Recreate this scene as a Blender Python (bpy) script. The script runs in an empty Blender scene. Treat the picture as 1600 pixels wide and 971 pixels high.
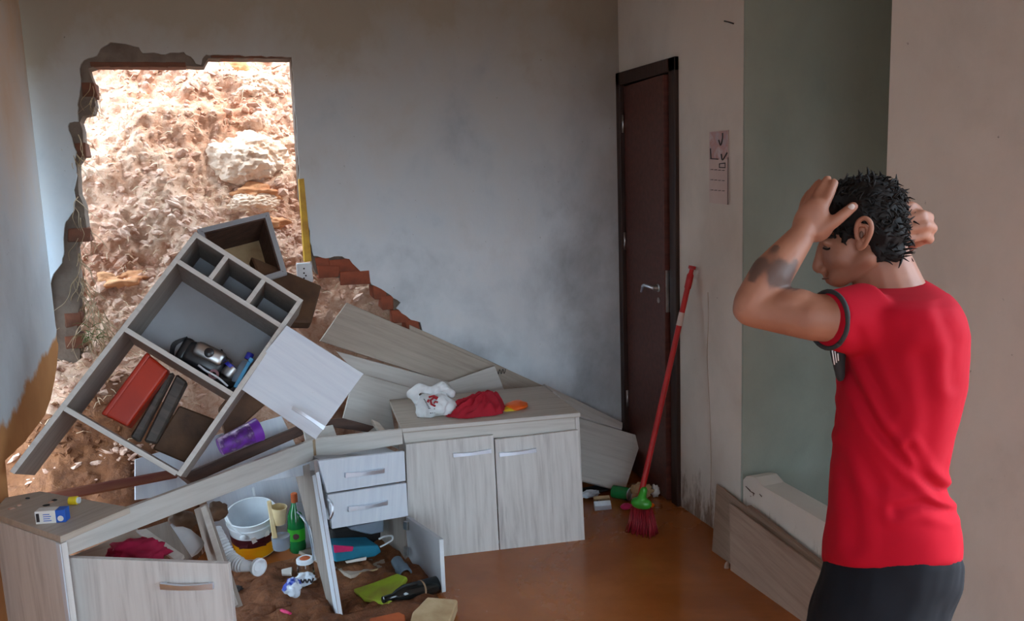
import bpy, bmesh, math, random
from mathutils.geometry import delaunay_2d_cdt
from mathutils import Vector as V, Matrix, noise as NZ
random.seed(7)
scene = bpy.context.scene
COL = scene.collection
# ------------------------------------------------------------------ camera
IW, IH, FPX = 1600, 971, 1300.0
YAW, PITCH, ROLL, CH = math.radians(18.815), math.radians(8.997), math.radians(2.151), 1.6
_f = V((math.sin(YAW)*math.cos(PITCH), math.cos(YAW)*math.cos(PITCH), -math.sin(PITCH)))
_r0 = V((math.cos(YAW), -math.sin(YAW), 0)); _d0 = _f.cross(_r0)
_r = _r0*math.cos(ROLL) + _d0*math.sin(ROLL); _d = _d0*math.cos(ROLL) - _r0*math.sin(ROLL)
CAM = V((0, 0, CH))
cd = bpy.data.cameras.new('camera'); cam = bpy.data.objects.new('camera', cd); COL.objects.link(cam)
cd.sensor_width = 36; cd.lens = 36*FPX/IW; cd.clip_start = .05
_u = -_d; _b = -_f
cam.matrix_world = Matrix(((_r.x, _u.x, _b.x, 0), (_r.y, _u.y, _b.y, 0), (_r.z, _u.z, _b.z, CH), (0, 0, 0, 1)))
scene.camera = cam
# ------------------------------------------------------------------ world, sun, exposure
wd = bpy.data.worlds.new('overcast_sky'); scene.world = wd; wd.use_nodes = True
bg = wd.node_tree.nodes['Background']; bg.inputs[0].default_value = (.64, .83, 1.0, 1); bg.inputs[1].default_value = 8.8
sl = bpy.data.lights.new('sun', 'SUN'); sl.energy = 5.5; sl.angle = math.radians(12); sl.color = (1, .96, .91)
sun = bpy.data.objects.new('sun', sl); COL.objects.link(sun)
sun.rotation_euler = V((.55, -.25, .8)).to_track_quat('Z', 'Y').to_euler()
vs = scene.view_settings
vs.view_transform = 'Standard'; vs.look = 'None'; vs.exposure = 0.08; vs.gamma = 1; vs.use_curve_mapping = False
scene.cycles.use_denoising = True
scene.cycles.max_bounces = 8; scene.cycles.diffuse_bounces = 6
# ------------------------------------------------------------------ pixel helpers (rays of the photograph met with real planes)
def ray(x, y): return _r*((x-IW/2)/FPX) + _d*((y-IH/2)/FPX) + _f
def on(x, y, p, n):
    d = ray(x, y); return CAM + d*((V(p)-CAM).dot(V(n))/d.dot(V(n)))
def oX(x, y, v): return on(x, y, (v, 0, 0), (1, 0, 0))
def oY(x, y, v): return on(x, y, (0, v, 0), (0, 1, 0))
def oZ(x, y, v): return on(x, y, (0, 0, v), (0, 0, 1))
def oD(x, y, r):                                  # at distance r along the camera axis
    return CAM + ray(x, y)*r
def pq(pts, ys):                                  # quad of pixels on the plane through its first three corners at depths ys
    a, b, c = [oY(p[0], p[1], y) for p, y in zip(pts, ys)]
    n = (b-a).cross(c-a)
    return [on(p[0], p[1], a, n) for p in pts]
XR, XL, DB = 1.978, -.70, 3.968
# ------------------------------------------------------------------ materials
def S(r, g, b):
    f = lambda c: ((c/255+.055)/1.055)**2.4 if c > 10 else c/255/12.92
    return (f(r), f(g), f(b), 1)
def nd(t, k, **kw):
    n = t.nodes.new(k)
    for a, b in kw.items(): setattr(n, a, b)
    return n
def base(name, rough=.6, metal=0, spec=.5):
    m = bpy.data.materials.new(name); m.use_nodes = True; t = m.node_tree; p = t.nodes['Principled BSDF']
    p.inputs['Roughness'].default_value = rough; p.inputs['Metallic'].default_value = metal; p.inputs['Specular IOR Level'].default_value = spec
    return m, t, p
def noisen(t, scale, stretch=(1, 1, 1), detail=6, rough=.55, dist=0):
    tc = nd(t, 'ShaderNodeTexCoord'); mp = nd(t, 'ShaderNodeMapping'); mp.inputs['Scale'].default_value = stretch
    n = nd(t, 'ShaderNodeTexNoise'); n.inputs['Scale'].default_value = scale; n.inputs['Detail'].default_value = detail
    n.inputs['Roughness'].default_value = rough; n.inputs['Distortion'].default_value = dist
    t.links.new(tc.outputs['Object'], mp.inputs[0]); t.links.new(mp.outputs[0], n.inputs['Vector'])
    return n.outputs['Fac']
def ramp(t, fac, stops):
    r = nd(t, 'ShaderNodeValToRGB'); e = r.color_ramp.elements
    while len(e) < len(stops): e.new(.5)
    for i, (p, c) in enumerate(stops): e[i].position = p; e[i].color = c
    t.links.new(fac, r.inputs[0]); return r.outputs[0]
def mixc(t, fac, a, b, mode='MIX'):
    m = nd(t, 'ShaderNodeMix', data_type='RGBA', blend_type=mode)
    for i, v in ((6, a), (7, b)):
        if isinstance(v, tuple): m.inputs[i].default_value = v
        else: t.links.new(v, m.inputs[i])
    if isinstance(fac, (int, float)): m.inputs[0].default_value = fac
    else: t.links.new(fac, m.inputs[0])
    return m.outputs[2]
def bumpn(t, p, h, strength=.4, dist=.01):
    b = nd(t, 'ShaderNodeBump'); b.inputs['Strength'].default_value = strength; b.inputs['Distance'].default_value = dist
    t.links.new(h, b.inputs['Height']); t.links.new(b.outputs[0], p.inputs['Normal'])
def mat(name, c1, c2=None, scale=8, stretch=(1, 1, 1), lo=.35, hi=.65, rough=.6, metal=0, bump=0, bscale=None, bdist=.01, spec=.5, c3=None, trans=0):
    m, t, p = base(name, rough, metal, spec)
    if c2 is None: c2 = tuple(x*.85 for x in c1[:3]) + (1,)
    n = noisen(t, scale, stretch)
    st = [(lo, c1), (hi, c2)] if c3 is None else [(lo, c1), ((lo+hi)/2, c2), (hi, c3)]
    t.links.new(ramp(t, n, st), p.inputs['Base Color'])
    if bump: bumpn(t, p, noisen(t, bscale or scale, stretch), bump, bdist)
    if trans: p.inputs['Transmission Weight'].default_value = trans
    m.diffuse_color = c1
    return m
def mapval(t, comp, a, b):                        # object coordinate component mapped a..b -> 0..1
    tc = nd(t, 'ShaderNodeTexCoord'); s = nd(t, 'ShaderNodeSeparateXYZ'); t.links.new(tc.outputs['Object'], s.inputs[0])
    r = nd(t, 'ShaderNodeMapRange'); r.inputs[1].default_value = a; r.inputs[2].default_value = b
    r.clamp = not (a == 0 and b == 1); t.links.new(s.outputs[comp], r.inputs[0]); return r.outputs[0]
def math2(t, op, a, b):
    m = nd(t, 'ShaderNodeMath', operation=op)
    for i, v in ((0, a), (1, b)):
        if isinstance(v, (int, float)): m.inputs[i].default_value = v
        else: t.links.new(v, m.inputs[i])
    return m.outputs[0]
MT = {}
def wood(name, light, mid, dark, along, rough=.55):
    st = {'x': (.9, 14, 14), 'y': (14, .9, 14)}[along]
    m, t, p = base(name, rough, 0, .35)
    n1 = noisen(t, 3.2, st, 8, .62, .35); n2 = noisen(t, 1.3, tuple(s*.5 for s in st), 4, .5)
    c = ramp(t, n1, [(.30, dark), (.50, mid), (.68, light)])
    c = mixc(t, ramp(t, n2, [(.35, (0, 0, 0, 1)), (.7, (.5, .5, .5, 1))]), c, light)
    n3 = noisen(t, 26, (1, 1, 1), 4, .6)
    c = mixc(t, ramp(t, n3, [(.70, (0, 0, 0, 1)), (.80, (.35, .35, .35, 1))]), c, S(120, 85, 60))
    t.links.new(c, p.inputs['Base Color']); bumpn(t, p, n1, .08, .002); return m
MT['wx'] = wood('oak_laminate_along', S(206, 202, 196), S(198, 193, 186), S(180, 174, 168), 'x')
MT['wy'] = wood('oak_laminate_upright', S(214, 211, 207), S(202, 198, 194), S(168, 163, 160), 'y')
MT['wd'] = wood('oak_laminate_muddy', S(186, 174, 160), S(174, 162, 148), S(156, 143, 130), 'x')
MT['wl'] = wood('white_laminate', S(216, 222, 230), S(208, 215, 225), S(196, 203, 216), 'y', .4)
MT['wl2'] = wood('white_laminate_across', S(216, 222, 230), S(208, 215, 225), S(196, 203, 216), 'x', .4)
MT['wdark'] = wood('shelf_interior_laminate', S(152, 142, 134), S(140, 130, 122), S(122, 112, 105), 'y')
MT['carc'] = mat('melamine_carcass', S(172, 174, 178), S(160, 161, 165), 5, rough=.5)
MT['tan'] = mat('raw_fibreboard', S(172, 148, 120), S(140, 112, 84), 9, rough=.8, bump=.2)
MT['chrome'] = mat('brushed_chrome', (.78, .84, .93, 1), (.7, .76, .86, 1), 20, rough=.4, metal=1)
MT['chrome_dull'] = mat('dull_steel', (.5, .5, .5, 1), (.38, .37, .36, 1), 20, rough=.35, metal=1)
MT['black'] = mat('black_plastic', S(26, 27, 30), S(38, 38, 42), 12, rough=.28)
MT['blackm'] = mat('black_matt', S(30, 29, 30), S(42, 40, 40), 12, rough=.8)
MT['white'] = mat('white_plastic', S(222, 228, 232), S(206, 212, 218), 9, rough=.4)
MT['ivory'] = mat('ivory_plastic', S(222, 205, 165), S(205, 182, 130), 9, rough=.5)
MT['yellow'] = mat('yellow_plastic', S(232, 205, 40), S(220, 188, 30), 9, rough=.4)
MT['ypaint'] = mat('yellow_painted_wood', S(214, 170, 45), S(178, 130, 30), 14, (1, 1, .3), rough=.6, bump=.3)
MT['green'] = mat('green_plastic', S(28, 120, 62), S(18, 92, 46), 9, rough=.15)
MT['lgreen'] = mat('bright_green_plastic', S(50, 170, 40), S(60, 140, 50), 9, rough=.3)
MT['lime'] = mat('lime_cloth', S(160, 190, 40), S(140, 130, 50), 7, lo=.4, hi=.7, rough=.8, bump=.3)
MT['red'] = mat('orange_red_plastic', S(178, 44, 12), S(158, 36, 10), 6, rough=.35)
MT['broom'] = mat('red_lacquered_handle', S(186, 24, 28), S(160, 18, 24), 12, rough=.35)
MT['bristle'] = mat('red_bristles', S(170, 30, 48), S(120, 16, 30), 60, (1, 1, .1), rough=.5)
MT['redcloth'] = mat('crimson_cloth', S(178, 18, 42), S(150, 12, 34), 9, rough=.85, bump=.3, bscale=30, bdist=.004)
MT['magenta'] = mat('magenta_cloth', S(170, 14, 66), S(140, 10, 52), 9, rough=.85)
MT['orange'] = mat('orange_plastic_bag', S(238, 110, 20), S(225, 90, 15), 7, rough=.35)
MT['bagw'] = mat('white_plastic_bag', S(228, 232, 234), S(214, 218, 220), 9, rough=.4, bump=.25, bscale=22, bdist=.004)
MT['inkred'] = mat('red_ink', S(175, 25, 40), rough=.5)
MT['ink'] = mat('black_ink', S(40, 38, 44), rough=.6)
MT['blue'] = mat('blue_plastic', S(40, 48, 190), S(36, 42, 165), 9, rough=.35)
MT['lblue'] = mat('sky_blue_plastic', S(88, 176, 226), S(70, 155, 205), 9, rough=.4)
MT['purple'] = mat('purple_printed_plastic', S(120, 52, 176), S(86, 44, 112), 22, rough=.35, c3=S(206, 176, 226), lo=.4, hi=.68)
MT['purple2'] = mat('plain_purple_plastic', S(140, 64, 206), S(120, 52, 176), 9, rough=.35)
MT['dusty'] = mat('dusty_pink_tape', S(140, 92, 102), S(118, 76, 84), 9, rough=.5)
MT['teal'] = mat('teal_cloth', S(22, 122, 150), S(18, 100, 124), 9, rough=.7)
MT['pink'] = mat('pink_plastic', S(220, 40, 110), S(190, 30, 90), 9, rough=.5)
MT['bblue'] = mat('carton_blue', S(40, 96, 190), S(34, 80, 165), 9, rough=.5)
MT['pack'] = mat('blue_white_film', S(36, 62, 160), S(212, 222, 234), 11, lo=.47, hi=.52, rough=.3, bump=.3, bscale=30, bdist=.004)
MT['packw'] = mat('white_film', S(214, 222, 230), S(196, 206, 218), 16, rough=.3, bump=.4, bscale=30, bdist=.004)
MT['maroon'] = mat('maroon_label', S(74, 22, 32), rough=.4)
MT['ylabel'] = mat('golden_label', S(236, 170, 20), S(226, 140, 10), 7, rough=.4)
MT['glass'] = mat('clear_glass', (.9, .95, .93, 1), rough=.05, trans=1)
MT['glassb'] = mat('dark_bottle_glass', S(16, 18, 18), S(26, 30, 30), 15, rough=.1)
MT['clearp'] = mat('translucent_plastic', S(176, 190, 206), S(160, 176, 196), 9, rough=.25, trans=.5)
MT['greyp'] = mat('grey_pvc', S(104, 122, 136), S(84, 98, 110), 9, rough=.45)
MT['brick'] = mat('clay_brick', S(160, 84, 58), S(120, 66, 48), 11, rough=.9, bump=.5, bscale=30, bdist=.006)
MT['mortar'] = mat('grey_mortar', S(122, 108, 96), S(96, 82, 72), 10, rough=.95, bump=.6, bscale=22, bdist=.012)
MT['char'] = mat('dark_wet_timber', S(52, 46, 42), S(84, 74, 66), 7, (1, 6, 6), rough=.5, bump=.5, bdist=.006)
MT['brownwood'] = mat('muddy_brown_timber', S(84, 58, 46), S(62, 42, 34), 6, (1, 7, 7), rough=.7, bump=.5, bdist=.006)
MT['redwood'] = mat('muddy_red_timber', S(112, 50, 44), S(128, 78, 52), 5, (1, 4, 4), rough=.7, bump=.5, bdist=.006)
MT['mudboard'] = mat('mud_caked_board', S(72, 50, 36), S(104, 74, 50), 9, rough=.7, bump=.6, bdist=.01)
MT['boardw'] = wood('plywood_board', S(160, 134, 116), S(148, 122, 105), S(126, 100, 84), 'x', .6)
MT['boardm'] = wood('plywood_board_muddy', S(146, 122, 104), S(132, 108, 90), S(112, 88, 72), 'x', .6)
MT['door'] = mat('dark_varnished_wood', S(92, 48, 40), S(70, 36, 29), 4, (9, 9, .8), rough=.42, bump=.1)
MT['doorf'] = mat('dark_frame_wood', S(52, 30, 22), S(38, 22, 17), 5, (9, 9, .8), rough=.45, bump=.15)
MT['root'] = mat('dry_roots', S(206, 186, 156), S(150, 126, 92), 12, rough=.9)
MT['grass'] = mat('green_blades', S(104, 122, 66), S(84, 104, 52), 9, rough=.8)
MT['skin'] = mat('tanned_skin', S(160, 106, 82), S(144, 92, 70), 10, lo=.4, hi=.65, rough=.55)
MT['skinshade'] = mat('shaded_skin', S(84, 62, 52), S(140, 94, 74), 30, lo=.46, hi=.68, rough=.55)  # darker skin: painted shade of ear hollow and eye, also the mouth line
_t = MT['skin'].node_tree; _p = _t.nodes['Principled BSDF']; _a = nd(_t, 'ShaderNodeAttribute', attribute_name='ink'); _c = _p.inputs['Base Color'].links[0].from_socket
_t.links.new(mixc(_t, math2(_t, 'MULTIPLY', _a.outputs['Fac'], .8), _c, S(62, 50, 46)), _p.inputs['Base Color'])
MT['hair'] = mat('dark_brown_hair', S(22, 18, 17), S(32, 26, 23), 40, (1, 1, .3), rough=.75, spec=.2)
MT['shirt'] = mat('red_jersey_fabric', S(172, 9, 33), S(160, 7, 29), 3, rough=.85, spec=.15, bump=.05, bscale=200, bdist=.001)
MT['shorts'] = mat('black_sports_fabric', S(15, 17, 22), S(22, 24, 30), 6, rough=.85, spec=.2)
MT['paper'] = mat('pink_calendar_paper', S(196, 176, 168), S(188, 168, 160), 9, rough=.8)
MT['paper2'] = mat('calendar_picture_print', S(172, 158, 164), S(178, 138, 130), 12, rough=.7, c3=S(190, 178, 182), lo=.4, hi=.65)
MT['paperw'] = mat('white_paper', S(226, 222, 216), S(208, 202, 194), 12, rough=.8)
MT['cream'] = mat('cream_rubble', S(206, 180, 140), S(176, 146, 106), 9, rough=.9, bump=.4)
MT['tile'] = mat('orange_clay_tile', S(186, 92, 44), S(160, 74, 34), 9, rough=.8, bump=.4)
MT['cable'] = MT['blackm']
# --- setting materials
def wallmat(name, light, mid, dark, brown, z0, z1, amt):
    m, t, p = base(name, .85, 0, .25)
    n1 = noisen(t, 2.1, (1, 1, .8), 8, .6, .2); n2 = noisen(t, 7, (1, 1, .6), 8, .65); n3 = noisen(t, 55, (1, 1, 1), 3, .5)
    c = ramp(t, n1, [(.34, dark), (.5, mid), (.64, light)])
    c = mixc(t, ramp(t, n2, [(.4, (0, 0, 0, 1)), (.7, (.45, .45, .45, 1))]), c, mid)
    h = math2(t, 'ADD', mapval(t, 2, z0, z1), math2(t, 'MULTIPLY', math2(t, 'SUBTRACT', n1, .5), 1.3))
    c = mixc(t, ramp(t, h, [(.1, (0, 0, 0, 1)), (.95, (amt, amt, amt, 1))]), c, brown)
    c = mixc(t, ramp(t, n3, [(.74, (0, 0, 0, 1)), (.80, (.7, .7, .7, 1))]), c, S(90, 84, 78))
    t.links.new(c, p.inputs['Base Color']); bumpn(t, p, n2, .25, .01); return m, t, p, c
MT['wallb'], tb, pb, cb = wallmat('grey_plaster_browned', S(230, 237, 243), S(210, 219, 226), S(168, 177, 185), S(152, 140, 123), 1.25, 2.4, .95)  # mottled brown tone, stronger towards the top
# soot and damp near the door corner
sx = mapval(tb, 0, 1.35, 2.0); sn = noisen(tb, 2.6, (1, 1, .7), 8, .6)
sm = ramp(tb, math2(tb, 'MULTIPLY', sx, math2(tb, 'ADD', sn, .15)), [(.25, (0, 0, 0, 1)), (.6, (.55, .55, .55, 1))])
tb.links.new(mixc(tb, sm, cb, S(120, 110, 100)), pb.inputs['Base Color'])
MT['wallr'], tr_, pr_, cr_ = wallmat('cream_plaster', S(212, 203, 192), S(204, 195, 184), S(190, 181, 170), S(186, 172, 154), 1.6, 3.4, .6)
lowd = ramp(tr_, math2(tr_, 'MULTIPLY', mapval(tr_, 2, .8, 0), noisen(tr_, 22, (1, 1, .25), 6, .7)), [(.40, (0, 0, 0, 1)), (.56, (.8, .8, .8, 1))])
tr_.links.new(mixc(tr_, lowd, cr_, S(110, 84, 64)), pr_.inputs['Base Color'])
MT['wallg'], *_ = wallmat('grey_green_paint', S(160, 166, 156), S(152, 159, 148), S(140, 148, 138), S(146, 150, 134), 1.4, 3.2, .6)
MT['walll'], tl, pl, cl = wallmat('pale_blue_plaster', S(214, 224, 230), S(204, 214, 222), S(188, 198, 206), S(196, 160, 118), 1.3, 2.6, .9)
# mud stain along the broken foot of the left wall: below a slanting wavy line in (y, z)
_y = mapval(tl, 1, 0, 1); _z = mapval(tl, 2, 0, 1)
_ln = math2(tl, 'SUBTRACT', math2(tl, 'ADD', math2(tl, 'MULTIPLY', _y, .13), .535), _z)
_ln = math2(tl, 'ADD', _ln, math2(tl, 'MULTIPLY', math2(tl, 'SUBTRACT', noisen(tl, 5, (1, 1, 1), 6, .6), .5), .16))
tl.links.new(mixc(tl, ramp(tl, _ln, [(.0, (0, 0, 0, 1)), (.025, (1, 1, 1, 1))]), cl, mixc(tl, noisen(tl, 9), S(206, 150, 96), S(178, 120, 72))), pl.inputs['Base Color'])
MT['ceil'] = mat('ceiling_paint', S(196, 190, 182), S(180, 172, 162), 3, rough=.9)
def mudfloor():
    m, t, p = base('wet_mud_floor', .3, 0, .5)
    n1 = noisen(t, 1.4, (1, 1, 1), 7, .6, .4); n2 = noisen(t, 9, (1, 1, 1), 8, .65)
    c = ramp(t, n1, [(.32, S(140, 76, 32)), (.5, S(160, 92, 44)), (.68, S(172, 106, 58))])
    c = mixc(t, ramp(t, n2, [(.45, (0, 0, 0, 1)), (.75, (.4, .4, .4, 1))]), c, S(128, 74, 40))
    t.links.new(c, p.inputs['Base Color'])
    r = ramp(t, n1, [(.35, (.12, .12, .12, 1)), (.65, (.34, .34, .34, 1))]); t.links.new(r, p.inputs['Roughness'])
    bumpn(t, p, noisen(t, 6, (1, 1, 1), 5, .5), .12, .01); return m
MT['floor'] = mudfloor()
def soil(name, pale, mid, orange, rough=.95, wet=0):
    m, t, p = base(name, rough, 0, .3)
    n1 = noisen(t, 1.7, (1, 1, 1), 8, .62, .3); n2 = noisen(t, 24, (1, .6, 1), 8, .75, .6); n3 = noisen(t, 110, (.5, 1, 1), 4, .7)
    c = ramp(t, n1, [(.30, orange), (.42, mid), (.60, pale), (.8, mid)])
    c = mixc(t, ramp(t, n2, [(.40, (.6, .6, .6, 1)), (.54, (0, 0, 0, 1))]), c, orange)
    c = mixc(t, ramp(t, n3, [(.5, (0, 0, 0, 1)), (.7, (.4, .4, .4, 1))]), c, pale)
    t.links.new(c, p.inputs['Base Color'])
    bumpn(t, p, math2(t, 'ADD', n2, math2(t, 'MULTIPLY', n3, .4)), .65, .03); return m
MT['hill'] = soil('landslide_soil', S(228, 196, 172), S(210, 166, 140), S(186, 124, 90))
MT['clod'] = soil('soil_clods', S(234, 202, 182), S(216, 174, 152), S(190, 130, 100))
MT['clay'] = mat('orange_clay', S(212, 156, 112), S(190, 124, 82), 14, rough=.95, bump=.6, bscale=30, bdist=.015)
MT['straw'] = mat('pale_straw', S(236, 216, 186), S(196, 160, 128), 9, rough=.9)
MT['brickshade'] = mat('shaded_muddy_brick', S(122, 76, 56), S(92, 60, 46), 13, rough=.95, bump=.6, bscale=26, bdist=.008)  # mud-coated brick, darkened for the shade on left and lintel courses
MT['mud'] = soil('spilled_mud', S(142, 92, 58), S(118, 70, 40), S(92, 50, 26), .6)
MT['boulder'] = mat('pale_boulder_rock', S(240, 224, 206), S(216, 180, 152), 5, rough=.9, bump=.7, bscale=9, bdist=.03)
MT['ground'] = mat('yard_mud', S(116, 96, 78), S(96, 78, 62), 2, rough=.9)
# ------------------------------------------------------------------ object helpers
def obj(name, bm, m, parent=None, smooth=False, loc=None):
    me = bpy.data.meshes.new(name)
    if isinstance(bm, bpy.types.Mesh): me = bm; me.name = name
    else:
        bmesh.ops.recalc_face_normals(bm, faces=bm.faces); bm.to_mesh(me); bm.free()
    if m is not None:
        for x in (m if isinstance(m, (list, tuple)) else [m]): me.materials.append(MT[x])
    if smooth: me.polygons.foreach_set('use_smooth', [True]*len(me.polygons))
    o = bpy.data.objects.new(name, me); COL.objects.link(o)
    if loc is not None: o.matrix_world = loc if isinstance(loc, Matrix) else Matrix.Translation(loc)
    if parent is not None:
        o.parent = parent; o.matrix_parent_inverse = WM[parent.name].inverted()
    WM[o.name] = o.matrix_world.copy() if loc is None else (loc.copy() if isinstance(loc, Matrix) else Matrix.Translation(loc))
    return o
WM = {}
def thing(name, label, cat, loc, group=None):
    o = bpy.data.objects.new(name, None); COL.objects.link(o); o.location = loc; o.empty_display_size = .05
    WM[o.name] = Matrix.Translation(loc); return tag(o, label, cat, group)
def tag(o, label, cat, group=None):
    o['label'] = label; o['category'] = cat
    if group: o['group'] = group
    return o
def struct(o): o['kind'] = 'structure'; return o
def frame(o, x, y=None, n=None):                  # matrix with origin o, x axis, normal n
    x = x.normalized()
    n = n.normalized() if n is not None else x.cross(y).normalized()
    n = (n - x*n.dot(x)).normalized(); y = n.cross(x)
    return Matrix(((x.x, y.x, n.x, o.x), (x.y, y.y, n.y, o.y), (x.z, y.z, n.z, o.z), (0, 0, 0, 1)))
def bev(bm, w, seg=1):
    if w: bmesh.ops.bevel(bm, geom=list(bm.edges), offset=w, segments=seg, affect='EDGES', profile=.5, clamp_overlap=True)
def prism_bm(poly, z0, z1, w=0, seg=1):
    bm = bmesh.new()
    a = [bm.verts.new((p[0], p[1], z0)) for p in poly]; b = [bm.verts.new((p[0], p[1], z1)) for p in poly]
    bm.faces.new(a[::-1]); bm.faces.new(b)
    for i in range(len(poly)): j = (i+1) % len(poly); bm.faces.new((a[i], a[j], b[j], b[i]))
    bmesh.ops.recalc_face_normals(bm, faces=bm.faces); bev(bm, w, seg); return bm
def slab(name, pts, th, m, parent=None, w=.0012, front=True, seg=1, smooth=False):
    # pts: world corners of the visible face; thickness goes away from the camera
    c = sum(pts, V())/len(pts); x = (pts[1]-pts[0]) + (pts[2]-pts[-1]) if len(pts) == 4 else pts[1]-pts[0]
    n = V()
    for i in range(len(pts)): n += (pts[i]-c).cross(pts[(i+1) % len(pts)]-c)
    if n.dot(CAM-c) < 0: n = -n
    F = frame(c, x, n=n); I = F.inverted()
    L = [I @ p for p in pts]
    bm = prism_bm([(p.x, p.y) for p in L], -th if front else 0, 0 if front else th, w, seg)
    return obj(name, bm, m, parent, smooth, F)
def box_bm(x0, x1, y0, y1, z0, z1, w=0, seg=1): return prism_bm([(x0, y0), (x1, y0), (x1, y1), (x0, y1)], z0, z1, w, seg)
def box(name, x0, x1, y0, y1, z0, z1, m, parent=None, w=0, seg=1):
    c = V(((x0+x1)/2, (y0+y1)/2, z0)) if parent else V((0, 0, 0)) + V((0, 0, 0))
    if not parent: return obj(name, box_bm(x0, x1, y0, y1, z0, z1, w, seg), m, None)
    return obj(name, box_bm(x0-c.x, x1-c.x, y0-c.y, y1-c.y, 0, z1-z0, w, seg), m, parent, False, c)
def bar(name, a, b, wd_, th, m, parent=None, up=V((0, 0, 1)), w=.002):      # rectangular bar from a to b
    x = (b-a); n = up - x*(up.dot(x)/x.dot(x)); F = frame(a, x, n=n); L = x.length
    return obj(name, box_bm(0, L, -wd_/2, wd_/2, -th/2, th/2, w), m, parent, False, F)
def tube_bm(path, rad, seg=10, bm=None, cap=True):
    bm = bm or bmesh.new(); rings = []; path = [V(p) for p in path]
    rad = rad if isinstance(rad, (list, tuple)) else [rad]*len(path); prev = None
    for i, p in enumerate(path):
        t = (path[min(i+1, len(path)-1)] - path[max(i-1, 0)]).normalized()
        a = (prev - t*prev.dot(t)) if prev is not None else t.orthogonal()
        if a.length < 1e-5: a = t.orthogonal()
        a.normalize(); prev = a; b = t.cross(a)
        rings.append([bm.verts.new(p + (a*math.cos(k*2*math.pi/seg) + b*math.sin(k*2*math.pi/seg))*rad[i]) for k in range(seg)])
    for r0, r1 in zip(rings, rings[1:]):
        for k in range(seg): j = (k+1) % seg; bm.faces.new((r0[k], r0[j], r1[j], r1[k]))
    if cap: bm.faces.new(rings[0][::-1]); bm.faces.new(rings[-1])
    return bm
def tube(name, path, rad, m, parent=None, seg=10): return obj(name, tube_bm(path, rad, seg), m, parent, True)
def lathe(name, a, ax, prof, m, parent=None, seg=24, cap=True):              # prof: (distance along ax, radius)
    x = ax.normalized(); F = frame(a, x, n=x.orthogonal())
    bm = tube_bm([(d, 0, 0) for d, r in prof], [max(r, .0004) for d, r in prof], seg, None, cap)
    # rings with equal positions share a bad tangent: rebuild explicitly
    bm.free(); bm = bmesh.new(); R = []
    for d, r in prof: R.append([bm.verts.new((d, max(r, .0003)*math.cos(k*2*math.pi/seg), max(r, .0003)*math.sin(k*2*math.pi/seg))) for k in range(seg)])
    for r0, r1 in zip(R, R[1:]):
        for k in range(seg): j = (k+1) % seg; bm.faces.new((r0[k], r0[j], r1[j], r1[k]))
    if cap: bm.faces.new(R[0][::-1]); bm.faces.new(R[-1])
    o = obj(name, bm, m, parent, True, F)
    for e in o.data.edges: pass
    md = o.modifiers.new('crease', 'EDGE_SPLIT'); md.split_angle = math.radians(40)
    return o
def catmull(pts, n=6):
    pts = [V(p) for p in pts]; P = [pts[0]*2-pts[1]] + pts + [pts[-1]*2-pts[-2]]; out = []
    for i in range(1, len(P)-2):
        for k in range(n):
            t = k/n; a, b, c, d = P[i-1:i+3]
            out.append(.5*((2*b) + (c-a)*t + (2*a-5*b+4*c-d)*t*t + (3*b-a-3*c+d)*t**3))
    return out + [pts[-1]]
def baked(parts_bm, voxel, smooth=4, disp=None):
    # overlapping closed pieces fused into one continuous surface
    me = bpy.data.meshes.new('tmp'); parts_bm.to_mesh(me); parts_bm.free()
    o = bpy.data.objects.new('tmp', me); COL.objects.link(o)
    r = o.modifiers.new('r', 'REMESH'); r.mode = 'VOXEL'; r.voxel_size = voxel
    if smooth: s = o.modifiers.new('s', 'SMOOTH'); s.factor = .5; s.iterations = smooth
    dg = bpy.context.evaluated_depsgraph_get(); dg.update()
    out = bpy.data.meshes.new_from_object(o.evaluated_get(dg)); bpy.data.objects.remove(o); bpy.data.meshes.remove(me)
    out.materials.clear(); return out
def ell(bm, c, r, rot=None, sub=3):
    g = bmesh.ops.create_icosphere(bm, subdivisions=sub, radius=1)['verts']; M_ = Matrix.Diagonal((*r, 1))
    if rot is not None: M_ = rot.to_4x4() @ M_
    for v in g: v.co = (M_ @ v.co) + c
    return g
def capsule(bm, a, b, ra, rb, seg=16):
    a, b = V(a), V(b); L = (b-a).length; t = (b-a).normalized(); pts, rr = [], []
    for k in range(5): th = math.pi/2*(1-k/4); pts.append(a - t*ra*math.sin(th)); rr.append(max(ra*math.cos(th), .0005))
    for k in range(1, 5): th = math.pi/2*(k/4); pts.append(b + t*rb*math.sin(th)) if k else None; rr.append(max(rb*math.cos(th), .0005))
    pts.insert(5, b); rr.insert(5, rb)
    tube_bm(pts, rr, seg, bm)
def fbm(p, o=4, l=2.0, g=.5):
    s, a, q = 0, 1, V(p)
    for _ in range(o): s += a*NZ.noise(q); q = q*l; a *= g
    return s
def lump_bm(c, r, seed, amp=.25, freq=1.6, sub=3, rot=None, m_rock=False):
    bm = bmesh.new(); bmesh.ops.create_icosphere(bm, subdivisions=sub, radius=1)
    off = V((seed*7.3, seed*3.1, seed*5.7))
    for v in bm.verts:
        d = v.co.normalized(); k = 1 + amp*fbm(d*freq+off, 4) + (.10*fbm(d*6+off, 3) if m_rock else 0) + (.06*abs(NZ.noise(d*9+off)) if m_rock else 0)
        q = V((d.x*r[0], d.y*r[1], d.z*r[2]))*k
        if rot is not None: q = rot @ q
        v.co = q
    return bm
def lump(name, c, r, seed, m, amp=.25, freq=1.6, sub=3, parent=None, smooth=True, rot=None):
    return obj(name, lump_bm(c, r, seed, amp, freq, sub, rot, m == 'boulder'), m, parent, smooth and m != 'boulder', V(c))
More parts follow.
